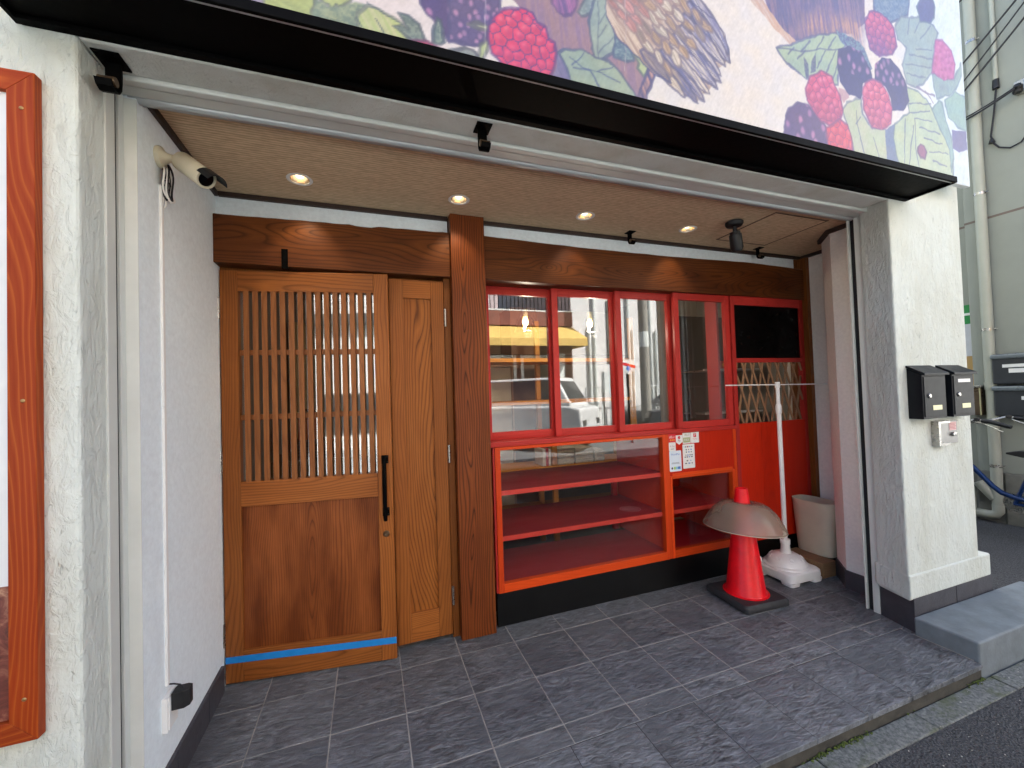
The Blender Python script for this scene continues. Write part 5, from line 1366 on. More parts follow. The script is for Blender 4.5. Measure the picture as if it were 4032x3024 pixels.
for k in range(8):
    an = 2*math.pi*k/8+.2
    MB().lathe([(.0001, .0015), (.011, .0015), (.014, .0045), (.016, .0040), (.016, 0)], (0, 0, 0), 16, cap=False)
    o = MB().lathe([(.0001, .0005), (.010, .0005), (.0125, .0040), (.015, .0040), (.0165, -.001)], (0, 0, 0), 16, cap=False).build('dimple', M['white_plastic'], dm, smooth=True, local=True)
    o.location = (.100*math.cos(an), .100*math.sin(an), .139); o.rotation_euler = (0, R(46), an)
MB().lathe([(.020, .083), (.020, .104), (.016, .112), (.0001, .112)], (PX-.118, PY+.118, 0), 20, cap=False).build('filler_cap', M['white_plastic'], fs, smooth=True)
cl = MB()
ring = []
for z in (.226, .258):
    ring.append([(PX+(.029+.0022*(k % 2))*math.cos(2*math.pi*k/40), PY+(.029+.0022*(k % 2))*math.sin(2*math.pi*k/40), z) for k in range(40)])
cl.ring_loft(ring).build('clamp_nut', M['white_plastic'], fs, bevel=0)
MB().tube([(PX, PY, .22), (PX, PY, .60)], .0155, 16).build('pole', M['white_plastic'], fs, smooth=True)
MB().tube([(PX, PY, .6005), (PX-.002, PY, 1.19)], .0150, 16).build('pole', M['white_plastic'], fs, smooth=True)
MB().lathe([(.0155, 1.150), (.0190, 1.153), (.0205, 1.185), (.0190, 1.205), (.0135, 1.222)], (PX-.002, PY, 0), 18, cap=False).build('pole_joint', M['white_plastic'], fs, smooth=True)
MB().tube([(PX-.002, PY, 1.19), (PX-.003, PY, 1.345)], .0125, 14).build('pole', M['white_plastic'], fs, smooth=True)
MB().lathe([(.0128, 1.335), (.0160, 1.338), (.0160, 1.374), (.0145, 1.378), (.0001, 1.378)], (PX-.003, PY, 0), 18, cap=False).build('pole_cap', M['white_plastic'], fs, smooth=True)
MB().tube([(PX-.49, PY-.004, 1.365), (PX+.525, PY+.004, 1.352)], .0042, 8).build('cross_rod', M['white_plastic'], fs, smooth=True)

# ------------------------------------------------------------------ oval bin on a wooden block
bn = thing('waste_bin', 'grey beige ribbed oval plastic bin tucked in the right corner of the porch', 'bin', (2.955, .290, .106))
n = 84; rings = []
def ov(sx, sy, z, rib=1, tilt=0):
    out = []
    for k in range(n):
        an = 2*math.pi*k/n; c, s = math.cos(an), math.sin(an)
        e = .62
        rr = 1+.010*rib*(k % 2)
        out.append((2.955+sx*rr*math.copysign(abs(c)**e, c), .290+sy*rr*math.copysign(abs(s)**e, s), z+tilt*s))
    return out
for sx, sy, z, rb in ((.060, .118, .106, 0), (.066, .124, .108, 0), (.067, .125, .130, 1), (.084, .147, .470, 1), (.086, .149, .474, 0), (.087, .150, .492, 0), (.084, .147, .492, 0), (.066, .124, .13, 0)): rings.append(ov(sx, sy, z, rb))
MB().ring_loft(rings).build('bin_shell', M['bin_plastic'], bn, smooth=True, recalc=True)
wb = MB().box(2.772, 2.905, .136, .415, .0, .105).build('wood_block', M['crate_wood'], bevel=.002)
tag(wb, 'weathered wooden block under the grey bin', 'wood block')

# ------------------------------------------------------------------ mailboxes and key box on the right pier
GM = 'black mailboxes on the right pier'
def mailbox(x0, lab, named):
    x1, y0, y1 = x0+.212, -.530, -.4655
    t = thing('mailbox', lab, 'mailbox', (x0, YF, 1.145), GM)
    MB().prism([(y1, 1.148), (y0, 1.148), (y0, 1.386), (y1, 1.425)], 'x', x0, x1).build('case', M['mail_black'], t, bevel=.002)
    MB().prism([(y1, 1.428), (y0-.016, 1.382), (y0-.016, 1.395), (y1, 1.441)], 'x', x0-.007, x1+.007).build('lid', M['mail_black'], t, bevel=.002)
    d = MB().box(x0+.010, x1-.010, y0-.004, y0-.0005, 1.160, 1.376).build('front_door', M['mail_black'], t, bevel=.0015)
    lk = MB().lathe([(.0125, 0), (.0125, -.004), (.010, -.007), (.0001, -.0075)], (x0+.050, y0-.004, 1.272), 20, 'y', cap=False).build('lock', M['steel'], d, smooth=True)
    MB().box(x0+.078, x0+.160, y0-.0055, y0-.004, 1.194, 1.220).build('name_plate', M['brass_plate'], d, bevel=.001)
    if named: MB().box(x0+.050, x0+.168, y0-.0052, y0-.004, 1.339, 1.358).build('paper_label', M['label_white'], d)
mailbox(2.620, 'black mailbox on the right pier, the plain one nearer the porch', False)
mailbox(2.893, 'black mailbox on the right pier with a white paper name strip', True)
kb = thing('key_box', 'open stainless steel meter box with a keyhole plate below the black mailboxes', 'meter box', (2.93, YF, 1.05))
kx = MB()
for a in ((2.814, 2.835, .985, 1.124), (2.835, 2.925, .985, 1.000), (2.835, 2.925, 1.110, 1.124)): kx.box(a[0], a[1], -.500, -.4655, a[2], a[3])
kx.build('open_frame', M['steel'], kb, bevel=.001)
MB().box(2.835, 2.856, -.4685, -.4656, 1.000, 1.110).build('recess', M['groove'], kb)
MB().box(2.8565, 3.046, -.4755, -.4655, .990, 1.118).build('cover_plate', plain('brushed_steel', '8d8c8a', .35, .1, 20, 0, Metallic=.6), kb, bevel=.001)
MB().box(2.965, 3.032, -.4775, -.4757, 1.064, 1.112).build('warning_label', plain('faded_pink_label', 'd6b4b4', .5), kb)
bl = MB()
for k in range(5): bl.box(2.970, 3.028-.008*(k % 2), -.4780, -.4776, 1.070+.008*k, 1.073+.008*k)
bl = bl.build('label_print', plain('red_print', 'a8484c', .5), kb); bl['kind'] = 'stuff'
MB().lathe([(.019, 0), (.021, -.006), (.019, -.011), (.0001, -.012)], (3.000, -.4757, 1.042), 22, 'y', sy=.62, cap=False).build('keyhole_cover', M['steel'], kb, smooth=True)

# ------------------------------------------------------------------ concrete step at the foot of the right pier
stp = MB().box(2.552, 3.62, -.722, -.472, -.2, .092)
tag(stp.build('stone_step', M['stone_step'], bevel=.010, seg=3), 'blue grey concrete step block in front of the right pier', 'step')
# ------------------------------------------------------------------ grey building beyond the alley
NX = 5.70
nb = thing('neighbour_building', 'tall pale grey rendered building across the narrow alley on the right', 'building', (NX, 0, -.075))
MB().prism([(NX, -.95), (NX, .524), (NX+.10, .524), (NX+.10, 9.5), (13, 9.5), (13, -.95)], 'z', .42, 6.3).build('wall', M['neigh'], nb, bevel=.006)
MB().prism([(NX-.035, -.98), (NX-.035, .33), (NX-.012, .345), (NX-.012, .532), (NX+.09, .532), (NX+.09, 9.5), (13, 9.5), (13, -.98)], 'z', -.3, .42).build('plinth', M['concrete'], nb, bevel=.008)
for z in (2.955, 5.6):
    MB().box(NX-.0015, NX+.006, -.95, .5245, z-.011, z+.011).box(NX+.0985, NX+.106, .5265, 9.4, z-.011, z+.011).build('wall_joint', plain('brown_joint_sealant', '6d5f58', .7), nb)

dp = thing('downpipe', 'thick pale grey drainpipe with steel clamps on the grey building', 'pipe', (NX-.055, .378, 0))
yp, xp = .378, NX-.056
MB().tube([(xp, yp, .10), (xp, yp, 6.2)], .041, 18).build('pipe', M['pipe'], dp, smooth=True)
for z in (1.24, 4.0):
    MB().tube([(xp, yp, z), (xp, yp, z+.075)], .046, 18).build('pipe_socket', M['pipe'], dp, smooth=True)
MB().tube([(xp, yp, .105), (xp, yp, .04), (xp-.004, yp+.02, .008), (xp-.006, yp+.06, -.002), (xp-.006, .60, -.004), (xp+.03, .72, -.004)], .043, 16).build('elbow', M['pipe'], dp, smooth=True)
MB().tube([(xp-.004, yp+.022, .16), (xp-.02, yp+.085, .26), (xp-.028, yp+.118, .315)], [.036, .042, .043], 16).build('branch_pipe', M['pipe'], dp, smooth=True)
MB().tube([(xp-.03, .56, .02), (xp-.02, .56, .16), (xp+.02, .57, .24)], .04, 14).build('branch_pipe', M['pipe'], dp, smooth=True)
for z in (.489, 1.837, 3.20, 4.75):
    c = MB().tube([(xp, yp, z-.014), (xp, yp, z+.014)], .0435, 20); c.box(xp+.03, NX, yp-.008, yp+.008, z-.008, z+.008); c.tube([(xp, yp-.045, z), (xp, yp-.062, z)], .008, 8)
    c.build('clamp', M['steel'], dp, smooth=True)
cp = thing('conduit_pipe', 'slim grey conduit ending in a black cap on the grey building', 'pipe', (NX-.02, .238, 4.23))
MB().tube([(NX-.02, .238, 4.27), (NX-.02, .235, 6.1)], .019, 12).build('conduit', M['pipe'], cp, smooth=True)
MB().tube([(NX-.02, .238, 4.18), (NX-.02, .238, 4.27)], [.026, .022], 12).build('end_cap', M['black_matt'], cp, smooth=True)
lp = MB().tube([(NX-.02, .238, 4.19), (NX-.02, .262, 3.95), (NX-.02, .292, 3.74), (NX-.02, .275, 3.66), (NX-.02, .24, 3.60), (NX-.02, .17, 3.555), (NX-.02, .10, 3.57), (NX-.02, .03, 3.66), (NX-.02, -.05, 3.82)], .0075, 8)
tag(lp.build('hanging_cable', M['wire'], smooth=True), 'thin dark cable looping below the slim conduit', 'cable')
cc = MB().lathe([(.024, 0), (.016, .03), (.009, .05)], (NX-.02, .287, 3.67), 10).build('cable_clip', M['black_matt'])
tag(cc, 'black cable clip on the looping cable', 'clip')
ins = thing('cable_bracket', 'weathered black insulator bracket holding cables on the grey building', 'bracket', (NX-.04, .085, 4.07))
MB().box(NX-.05, NX, .05, .115, 4.02, 4.14).build('plate', M['steel'], ins, bevel=.004)
MB().lathe([(.0001, 0), (.03, 0), (.036, .02), (.02, .03), (.034, .05), (.022, .08), (.0001, .085)], (NX-.07, .085, 4.02), 14, cap=False).build('insulator', M['black_matt'], ins, smooth=True)
GW2 = 'overhead cables along the grey building'
wl = ['steepest black overhead cable, top one crossing the drainpipe', 'upper middle black overhead cable crossing the drainpipe', 'thin overhead cable just under the upper pair', 'upper of the two cables running to the insulator', 'lower of the two cables running to the insulator', 'cable crossing the drainpipe at the very top']
xw = NX-.12
for (ya, za, yb, zb, r), lab in zip(((.60, 4.40, -.40, 5.26, .0085), (.60, 4.19, -.40, 5.22, .0065), (.60, 4.105, -.40, 5.05, .0085), (.60, 3.985, .085, 4.06, .006), (.60, 3.955, .085, 4.045, .0085), (.60, 5.10, -.40, 5.62, .0085)), wl):
    pts = []
    for k in range(9):
        t = -.35+1.35*k/8
        pts.append((xw, ya+(yb-ya)*t, za+(zb-za)*t-.02*math.sin(math.pi*max(0, t))))
    tag(MB().tube(pts, r, 6).build('overhead_cable', M['wire'], smooth=True), lab, 'cable', GW2)
GB = 'wide black mailboxes on the grey building'
def wide_box(z0, z1, lab, papers):
    y1, y0 = .348, -.06
    t = thing('wide_mailbox', lab, 'mailbox', (NX, y1, z0), GB)
    MB().prism([(NX, z0), (NX-.10, z0+.012), (NX-.125, z1-.075), (NX-.125, z1-.07), (NX, z1)][::-1] if 0 else [(-0, 0)]*0 or [(y0, z0), (y1, z0), (y1, z1), (y0, z1)], 'x', NX-.11, NX).build('case', plain('dark_mailbox_case', '33363a', .35, .1), t, bevel=.014)
    MB().box(NX-.125, NX-.005, y0-.005, y1+.006, z1-.052, z1-.004).build('lid', plain('mailbox_lid_grey', '6f777c', .3, .1, 8, 0, Metallic=.3), t, bevel=.014)
    for a, b, c, d in papers: MB().box(NX-.1112, NX-.1102, a, b, c, d).build('paper_label', M['label_white'], t)
wide_box(1.29, 1.585, 'upper wide black mailbox with two white paper strips on the grey building', [(.02, .275, 1.452, 1.482), (.06, .235, 1.400, 1.440)])
wide_box(.985, 1.277, 'lower wide black mailbox with one short white strip on the grey building', [(.02, .165, 1.142, 1.176)])
sm = thing('steel_mailbox', 'small steel fronted mailbox on the grey building behind the right pier', 'mailbox', (NX, .49, .985))
MB().box(NX-.10, NX, .437, .56, .985, 1.262).build('case', plain('brown_steel_front', '6b5b4a', .3, .3, 6, 0, Metallic=.5), sm, bevel=.004)
MB().box(NX-.115, NX, .430, .566, 1.262, 1.285).build('lid', M['steel'], sm, bevel=.004)
MB().box(NX-.104, NX-.0995, .437, .447, .99, 1.26).build('edge_strip', M['brass_plate'], sm)
pb = thing('wall_notice', 'tall notice board in green, white and tan half hidden behind the right pier', 'sign', (NX+.09, .60, 1.3))
for z0, z1, c in ((1.93, 2.13, '12803c'), (1.592, 1.9298, 'c4c6cc'), (1.28, 1.5918, 'b9975f')):
    MB().box(NX+.075, NX+.0995, .530, .80, z0, z1).build('board', plain('notice_'+c, c, .5), pb)
MB().box(NX+.0743, NX+.0748, .545, .62, 2.02, 2.045).build('arrow_print', M['label_white'], pb)

# ------------------------------------------------------------------ bicycle parked in the alley
BX = 5.15
bk = thing('bicycle', 'blue framed city bicycle with black grips parked beside the drainpipe', 'bicycle', (BX, .2, -.074))
blue = plain('blue_frame_paint', '14305f', .22, .1, 6, 0, Metallic=.3)
FH, RH, BB = (BX, .73, .235), (BX, -.34, .235), (BX, .085, .245)
HT, HB = (BX, .40, .86), (BX, .455, .66)
MB().tube([(BX, .455, .655), (BX, .42, .625), (BX, .33, .52), (BX, .215, .375), (BX, .16, .325), (BX, .085, .30), (BX, -.06, .275)], .021, 12).build('down_tube', blue, bk, smooth=True)
MB().tube([BB, (BX, -.02, .56), (BX, -.055, .66)], .015, 10).build('seat_tube', blue, bk, smooth=True)
MB().tube([HB, HT], .019, 10).build('head_tube', blue, bk, smooth=True)
for s in (-1, 1):
    MB().tube([(BX+s*.02, .085, .245), (BX+s*.055, -.34, .235)], .009, 8).build('chain_stay', blue, bk, smooth=True)
    MB().tube([(BX+s*.012, -.03, .58), (BX+s*.055, -.34, .235)], .008, 8).build('seat_stay', blue, bk, smooth=True)
    MB().tube([(BX+s*.045, .47, .60), (BX+s*.05, .55, .42), (BX+s*.05, .73, .235)], .011, 8).build('fork_blade', M['steel'], bk, smooth=True)
def wheel(c):
    w = MB().tube([(c[0], c[1]+.285*math.cos(a), c[2]+.285*math.sin(a)) for a in [2*math.pi*k/40 for k in range(40)]], .020, 8, close=True).build('wheel', M['rubber'], bk, smooth=True)
    MB().tube([(c[0], c[1]+.266*math.cos(a), c[2]+.266*math.sin(a)) for a in [2*math.pi*k/40 for k in range(40)]], .010, 6, close=True).build('rim', M['steel'], w, smooth=True)
    m = MB()
    for k in range(24):
        a = 2*math.pi*k/24; m.tube([(c[0]+.02*(-1)**k, c[1]+.02*math.cos(a+1), c[2]+.02*math.sin(a+1)), (c[0], c[1]+.262*math.cos(a), c[2]+.262*math.sin(a))], .0014, 4, cap=False)
    m.build('spokes', M['steel'], w)['kind'] = 'stuff'
    MB().tube([(c[0]-.05, c[1], c[2]), (c[0]+.05, c[1], c[2])], .018, 10).build('hub', M['steel'], w, smooth=True)
wheel(FH); wheel(RH)
MB().tube([(BX, .40, .86), (BX, .375, .95), (BX, .36, .965)], .012, 10).build('stem', M['steel'], bk, smooth=True)
hb = MB().tube([(BX-.27, .03, .955), (BX-.265, .15, .985), (BX-.25, .205, .990), (BX-.20, .27, .960), (BX-.12, .345, .935), (BX, .36, .955), (BX+.12, .345, .935), (BX+.20, .27, .960), (BX+.25, .205, .990), (BX+.265, .15, .985), (BX+.27, .03, .955)], .0115, 10).build('handlebar', M['steel'], bk, smooth=True)
for s in (-1, 1):
    MB().tube([(BX+s*.265, .155, .985), (BX+s*.268, .09, .975), (BX+s*.271, .00, .945), (BX+s*.272, -.02, .940)], [.017, .019, .018, .015], 10).build('grip', M['black_matt'], bk, smooth=True)
    MB().tube([(BX+s*.26, .17, .970), (BX+s*.265, .10, .935), (BX+s*.268, .03, .895)], .006, 6).build('brake_lever', M['steel'], bk, smooth=True)
    MB().lathe([(.022, -.012), (.024, 0), (.022, .014), (.0001, .02)], (BX+s*.258, .185, .992), 12, cap=False).build('bell_clamp', M['black_matt'], bk, smooth=True)
MB().tube([(BX+.04, .085, .245), (BX+.06, .085, .245), (BX+.075, -.03, .13)], .009, 8).build('crank', M['steel'], bk, smooth=True)
MB().box(BX+.06, BX+.14, -.06, .02, .11, .135).build('pedal', M['black_matt'], bk, bevel=.004)
MB().lathe([(.085, -.004), (.085, .004), (.0001, .004), (.0001, -.004)][:2]+[(.02, .006)], (BX+.035, .085, .245), 28, 'x', cap=True).build('chainring', M['steel'], bk)
MB().prism([(-.16, .675), (-.16, .70), (-.10, .725), (.02, .72), (.10, .70), (.10, .685), (0, .665)], 'x', BX-.07, BX+.07).build('saddle', M['black_matt'], bk, bevel=.02, seg=3)
MB().tube([(BX, -.055, .655), (BX, -.06, .68)], .013, 8).build('seat_post', M['steel'], bk, smooth=True)
bs = MB()
x0, x1, y0, y1, z0, z1 = BX-.17, BX+.17, .47, .74, .70, .95
for z in (z0, z0+.06, z0+.12, z0+.19, z1): bs.tube([(x0, y0, z), (x1, y0, z), (x1, y1, z), (x0, y1, z)], .004, 5, close=True)
for k in range(10):
    u = k/9
    for yy in (y0, y1): bs.tube([(x0+(x1-x0)*u, yy, z0), (x0+(x1-x0)*u, yy, z1)], .003, 4)
    for xx in (x0, x1): bs.tube([(xx, y0+(y1-y0)*u, z0), (xx, y0+(y1-y0)*u, z1)], .003, 4)
bs.build('basket', M['wire'], bk)['kind'] = 'stuff'
MB().prism([(.375, .99), (.39, 1.0), (.47, .80), (.44, .76), (.41, .80)], 'x', BX-.09, BX+.06).build('lamp_bracket', M['black_matt'], bk, bevel=.006)
# ------------------------------------------------------------------ inside the shop, seen through the glass
su = thing('shelf_unit', 'open orange wood shelf unit standing behind the display counter', 'shelf', (1.3, 1.35, 0))
for x in (.62, 1.305, 2.12):
    MB().box(x-.022, x+.022, 1.30, 1.335, 0, 2.02).build('upright', M['orange_wood'], su, bevel=.002)
    MB().box(x-.022, x+.022, 1.60, 1.635, 0, 2.02).build('upright', M['orange_wood'], su, bevel=.002)
for z in (1.648, 1.292, .732, .36):
    MB().box(.6425, 1.2825, 1.302, 1.634, z-.032, z).build('shelf_board', M['orange_wood'], su, bevel=.002)
    MB().box(1.3275, 2.0975, 1.302, 1.634, z-.032, z).build('shelf_board', M['orange_wood'], su, bevel=.002)
for a, b in ((.66, .95), (.965, 1.27), (1.35, 1.70), (1.72, 2.08)):
    MB().tube([(a, 1.31, 1.649), (a, 1.31, 1.675), (b, 1.31, 1.675), (b, 1.31, 1.649)], .0035, 6).build('guard_rail', M['black'], su)
cb2 = thing('cream_cupboard', 'pale cream cupboard door behind the orange shelves', 'cupboard', (.97, 1.80, 0))
MB().box(.70, 1.105, 1.80, 2.25, .02, 1.605).build('cupboard_door', plain('cream_panel', 'c9bfa6', .6), cb2, bevel=.003)
MB().box(.70, 1.125, 1.79, 1.82, 1.610, 1.635).build('cornice', M['bamboo'], cb2, bevel=.002)
MB().box(1.106, 1.125, 1.79, 1.82, .02, 1.61).build('edge_strip', M['bamboo'], cb2, bevel=.002)
tag(MB().box(1.14, 1.42, 1.86, 2.2, 0, 2.2).build('brown_cupboard', plain('brown_panel', '6a4a30', .55), bevel=.003), 'plain brown cupboard beside the cream one behind the shelves', 'cupboard')
paper = plain('newspaper_grey', 'b6ad98', .8, .2, 60)
GP = 'stacks of old papers on the shelf'
for k, (x0, x1, lab) in enumerate(((1.335, 1.50, 'left stack of folded papers on the orange shelf'), (1.505, 1.69, 'middle stack of folded papers on the orange shelf'), (1.695, 1.80, 'right stack of folded papers on the orange shelf'))):
    t = thing('paper_stack', lab, 'papers', (x0, 1.31, .732), GP)
    z = .7335; j = 0
    while z < .87-.02*k:
        h = random.uniform(.009, .017)
        MB().box(x0+random.uniform(0, .008), x1-random.uniform(0, .010), 1.31+random.uniform(0, .01), 1.58, z, z+h-.0012).build('folded_paper', paper, t, bevel=.002); z += h
GK = 'books standing on the shelf'
for x0, w, h, c, lab in ((1.20, .030, .145, 'd8d0c8', 'white backed book on the orange shelf'), (1.232, .024, .150, 'b03038', 'red backed book on the orange shelf'), (1.257, .020, .140, 'e0dcd4', 'thin white book on the orange shelf')):
    b = MB().box(x0, x0+w-.001, 1.32, 1.50, .7335, .7335+h).build('book', plain('book_'+c, c, .5), bevel=.002)
    tag(b, lab, 'book', GK)
ts = thing('tablet_stand', 'black tablet on a short black stand on the counter behind the windows', 'tablet', (2.243, .75, 1.062))
MB().lathe([(.0001, 0), (.055, 0), (.052, .008), (.0001, .010)], (2.243, .76, 1.062), 24, cap=False).build('stand_foot', M['black_matt'], ts, smooth=True)
MB().tube([(2.243, .765, 1.07), (2.243, .762, 1.14)], .009, 8).build('stand_stem', M['black_matt'], ts, smooth=True)
tb = MB().box(-.055, .055, -.005, .005, -.075, .075).build('tablet', M['black_matt'], ts, bevel=.004, local=True)
tb.location = (.01, -.01, .125); tb.rotation_euler = (R(-18), R(4), R(28))
MB().box(2.352, 2.371, .56, .64, 1.0625, 2.03)
part(MB().box(2.352, 2.3715, .552, .66, 1.0625, 2.03), 'partition_post', M['red_sash'])
part(MB().box(2.70, 3.177, 1.60, 1.65, 0, 2.5), 'partition', plain('partition_grey', 'cdc6b4', .8))
nb2 = thing('notice_board', 'tan wooden board leaning against the grey partition', 'board', (3.1, 1.59, 1.06))
MB().box(3.03, 3.17, 1.575, 1.5995, .75, 1.566).build('board', plain('tan_board', '9b7a4e', .6), nb2, bevel=.002)
pn = MB().box(2.90, 2.985, 1.5965, 1.5995, 1.40, 1.485).build('pinned_paper', M['label_white']); tag(pn, 'small paper pinned to the grey partition', 'paper')
rk = thing('white_rack', 'white wire rack with packets seen through the trellis', 'rack', (2.8, .86, 0))
for z in (1.492, 1.128):
    MB().box(2.46, 3.10, .80, .815, z, z+.018).build('rack_edge', M['white_plastic'], rk, bevel=.002)
    MB().box(2.46, 3.10, .815, 1.05, z, z+.008).build('rack_shelf', M['steel'], rk)
MB().box(2.44, 3.12, 1.06, 1.08, .9, 2.0).build('rack_back', plain('rack_dark', '3b3a36', .6), rk)
GO = 'orange snack packets on the rack'
for k, x in enumerate((2.61, 2.70, 2.79)):
    t = MB().prism([(x-.035, 1.5105), (x+.035, 1.5105), (x+.040, 1.54), (x+.034, 1.578), (x-.034, 1.578), (x-.040, 1.54)], 'y', .83, .87).build('snack_packet', plain('orange_packet', 'd84a12', .3), bevel=.004)
    tag(t, ['orange snack packet farthest left on the white rack behind the trellis', 'middle orange snack packet on the white rack behind the trellis', 'orange snack packet farthest right on the white rack behind the trellis'][k], 'packet', GO)
    MB().prism([(x-.012, 1.530), (x+.012, 1.530), (x+.016, 1.548), (x, 1.560), (x-.016, 1.548)], 'y', .8285, .8296).build('packet_print', plain('yellow_print', 'f0b020', .4), t)
# behind the lattice door
cr = thing('slatted_crate', 'dark slatted crate on the counter behind the lattice door', 'crate', (-.55, 1.40, .935))
for k in range(6): MB().box(-.70, -.40, 1.40, 1.412, .935+.024*k, .935+.024*k+.012).build('crate_slat', plain('crate_dark', '4a3c2c', .7), cr)
MB().box(-.70, -.40, 1.415, 1.62, .935, 1.068).build('crate_body', plain('crate_inside', '2a241d', .7), cr)
ob = thing('orange_box', 'orange brown box with black arched handle behind the lattice door', 'box', (-.59, 1.42, 1.07))
MB().box(-.66, -.525, 1.42, 1.56, 1.070, 1.225).build('box_body', plain('orange_card', 'a8541c', .45), ob, bevel=.004)
MB().tube([(-.65, 1.47, 1.226), (-.645, 1.47, 1.262), (-.62, 1.47, 1.285), (-.565, 1.47, 1.285), (-.54, 1.47, 1.262), (-.535, 1.47, 1.226)], .008, 8).build('handle', M['black_matt'], ob, smooth=True)
co = MB().box(-.85, -.10, 1.36, 1.95, 0, .933)
tag(co.build('counter', plain('olive_counter', '5a5038', .6), bevel=.004), 'plain olive brown counter behind the lattice door', 'counter')
tp2 = MB().box(-.83, -.70, 2.15, 2.40, 0, 2.05)
tag(tp2.build('folding_screen', plain('tan_screen', 'a8946a', .7), bevel=.004), 'tall tan screen panel standing behind the lattice door', 'screen')

# lit pendant lamps hanging in the shop
GPL = 'lit pendant lamps inside the shop'
M['filament'] = emit('pendant_bulb', 'ffcf80', 3.0)
for px, py, lab in ((.95, .98, 'lit pendant lamp seen through the window next to the timber post'), (1.50, .98, 'lit pendant lamp seen through the second window from the timber post')):
    t = thing('pendant_lamp', lab, 'lamp', (px, py, 2.5), GPL)
    MB().tube([(px, py, 2.5), (px, py, 1.99)], .004, 6).build('cord', M['wire'], t)
    MB().lathe([(.0001, 1.99), (.018, 1.985), (.020, 1.93), (.0001, 1.93)], (px, py, 0), 16, cap=False).build('socket', M['brass_plate'], t, smooth=True)
    MB().lathe([(.0001, 1.93), (.014, 1.925), (.024, 1.895), (.018, 1.868), (.0001, 1.86)], (px, py, 0), 16, cap=False).build('bulb', M['filament'], t, smooth=True)
    MB().lathe([(.020, 1.965), (.06, 1.90), (.085, 1.815), (.083, 1.815), (.058, 1.90), (.018, 1.963)], (px, py, 0), 28, cap=False).build('glass_shade', M['glass_case'], t, smooth=True)
    l = bpy.data.lights.new('pendant_glow', 'POINT'); l.energy = 1.8; l.color = (1, .86, .66); l.shadow_soft_size = .03
    lo = bpy.data.objects.new('pendant_glow', l); COL.objects.link(lo); lo.parent = t; lo.location = (0, -.05, -.70)
# ------------------------------------------------------------------ the sunlit side of the street (seen in the glass)
OY = -9.0
struct(MB().box(-40, 40, -9.2, -4.6, -.3, -.071).build('bounce_pavement', plain('pale_bounce_ground', 'b7bbba', .8, .08, 2)))  # pale ground sheet added to bounce sunlight into the porch
pk = thing('pink_building', 'pale pink rendered building across the street with drainpipes', 'building', (12, OY, 0))
MB().box(6.16, 24, OY-8, OY, -.2, 10).build('wall', plain('pink_render', 'd8d6d2', .8, .06, 3, .2), pk)
for x0, z0, z1 in ((9.62, 2.96, 3.62), (9.75, 1.45, 2.0), (13, 2.9, 3.7), (16, 2.9, 3.7)):
    f = MB().box(x0, x0+.62, OY-.02, OY+.03, z0, z1).build('window', M['steel'], pk)
    MB().box(x0+.05, x0+.57, OY+.0302, OY+.034, z0+.05, z1-.05).build('pane', plain('blue_window', '4d6f80', .12), f)
for k, (x, z0, z1) in enumerate(((6.98, 0, 10), (6.78, 0, 3.5), (8.27, 0, 10), (8.42, 0, 3.4), (9.18, 0, 10), (9.40, 0, 3.4))):
    MB().tube([(x, OY+.07, z0), (x, OY+.07, z1)], .05, 8).build('drainpipe', M['white_paint'], pk, smooth=True)
MB().box(7.5, 7.85, OY+.001, OY+.05, 2.3, 4.4).build('grey_hatch', M['concrete'], pk)
bb = thing('awning_building', 'brown tiled corner shop across the street below a balcony', 'building', (3, OY, 0))
MB().box(-1.9, 6.15, OY-6, OY, -.2, 3.48).build('wall', plain('brown_shop_wall', '5d4034', .6), bb)
MB().box(-1.9, 6.15, OY-6, OY+.1, 3.482, 3.93).build('tile_band', plain('red_brown_tile', '7a4232', .5, .15, 4), bb)
MB().box(-1.9, 4.2, OY-6, OY-1.6, 3.932, 9.5).build('upper_wall', plain('upper_pink', 'c7b8b6', .8), bb)
MB().box(-1.95, 6.15, OY+.05, OY+.1, 3.94, 3.98).build('rail_bottom', M['white_paint'], bb)
for k in range(60):
    x = -1.8+.133*k
    MB().box(x, x+.022, OY+.05, OY+.075, 3.98, 4.95).build('baluster', M['black'], bb)
MB().box(-1.9, 6.15, OY+.04, OY+.085, 4.951, 4.99).build('rail_top', M['black'], bb)
for a, b in ((1.0, 2.6), (2.75, 4.2), (4.35, 5.4)):
    f = MB().box(a, b, OY+.001, OY+.05, .3, 2.55).build('shop_window', M['white_paint'], bb)
    MB().box(a+.1, b-.1, OY+.0502, OY+.055, .4, 2.45).build('pane', plain('dark_shop_glass', '4a4a42', .1), f)
MB().box(5.55, 5.85, OY+.001, OY+.06, 0, 2.6).build('white_post', M['white_paint'], bb)
aw = thing('awning', 'bright yellow sloping shop awning across the street', 'awning', (3, OY, 2.74))
ya = plain('yellow_canvas', 'cdab5c', .8, .06, 5)
MB().prism([(OY+.02, 3.47), (OY+1.0, 2.96), (OY+1.0, 2.74), (OY+.98, 2.74), (OY+.98, 2.94), (OY+.02, 3.43)], 'x', -1.7, 6.15).build('canvas', ya, aw)
MB().prism([(OY+.02, 3.47), (OY+1.0, 2.96), (OY+1.0, 2.74), (OY+.02, 2.74)], 'x', 6.151, 6.17).build('side_flap', ya, aw)
wb2 = thing('white_building', 'white fronted building across the street at the left', 'building', (-5, OY, 0))
MB().box(-4.45, -1.95, OY-6, OY, -.2, 9).build('wall', plain('white_render', 'e9e8e2', .75, .04, 3), wb2)
MB().box(-4.45, -1.95, OY+.001, OY+.25, 3.42, 3.70).build('canopy', plain('grey_canopy', '5a5a58', .6), wb2)
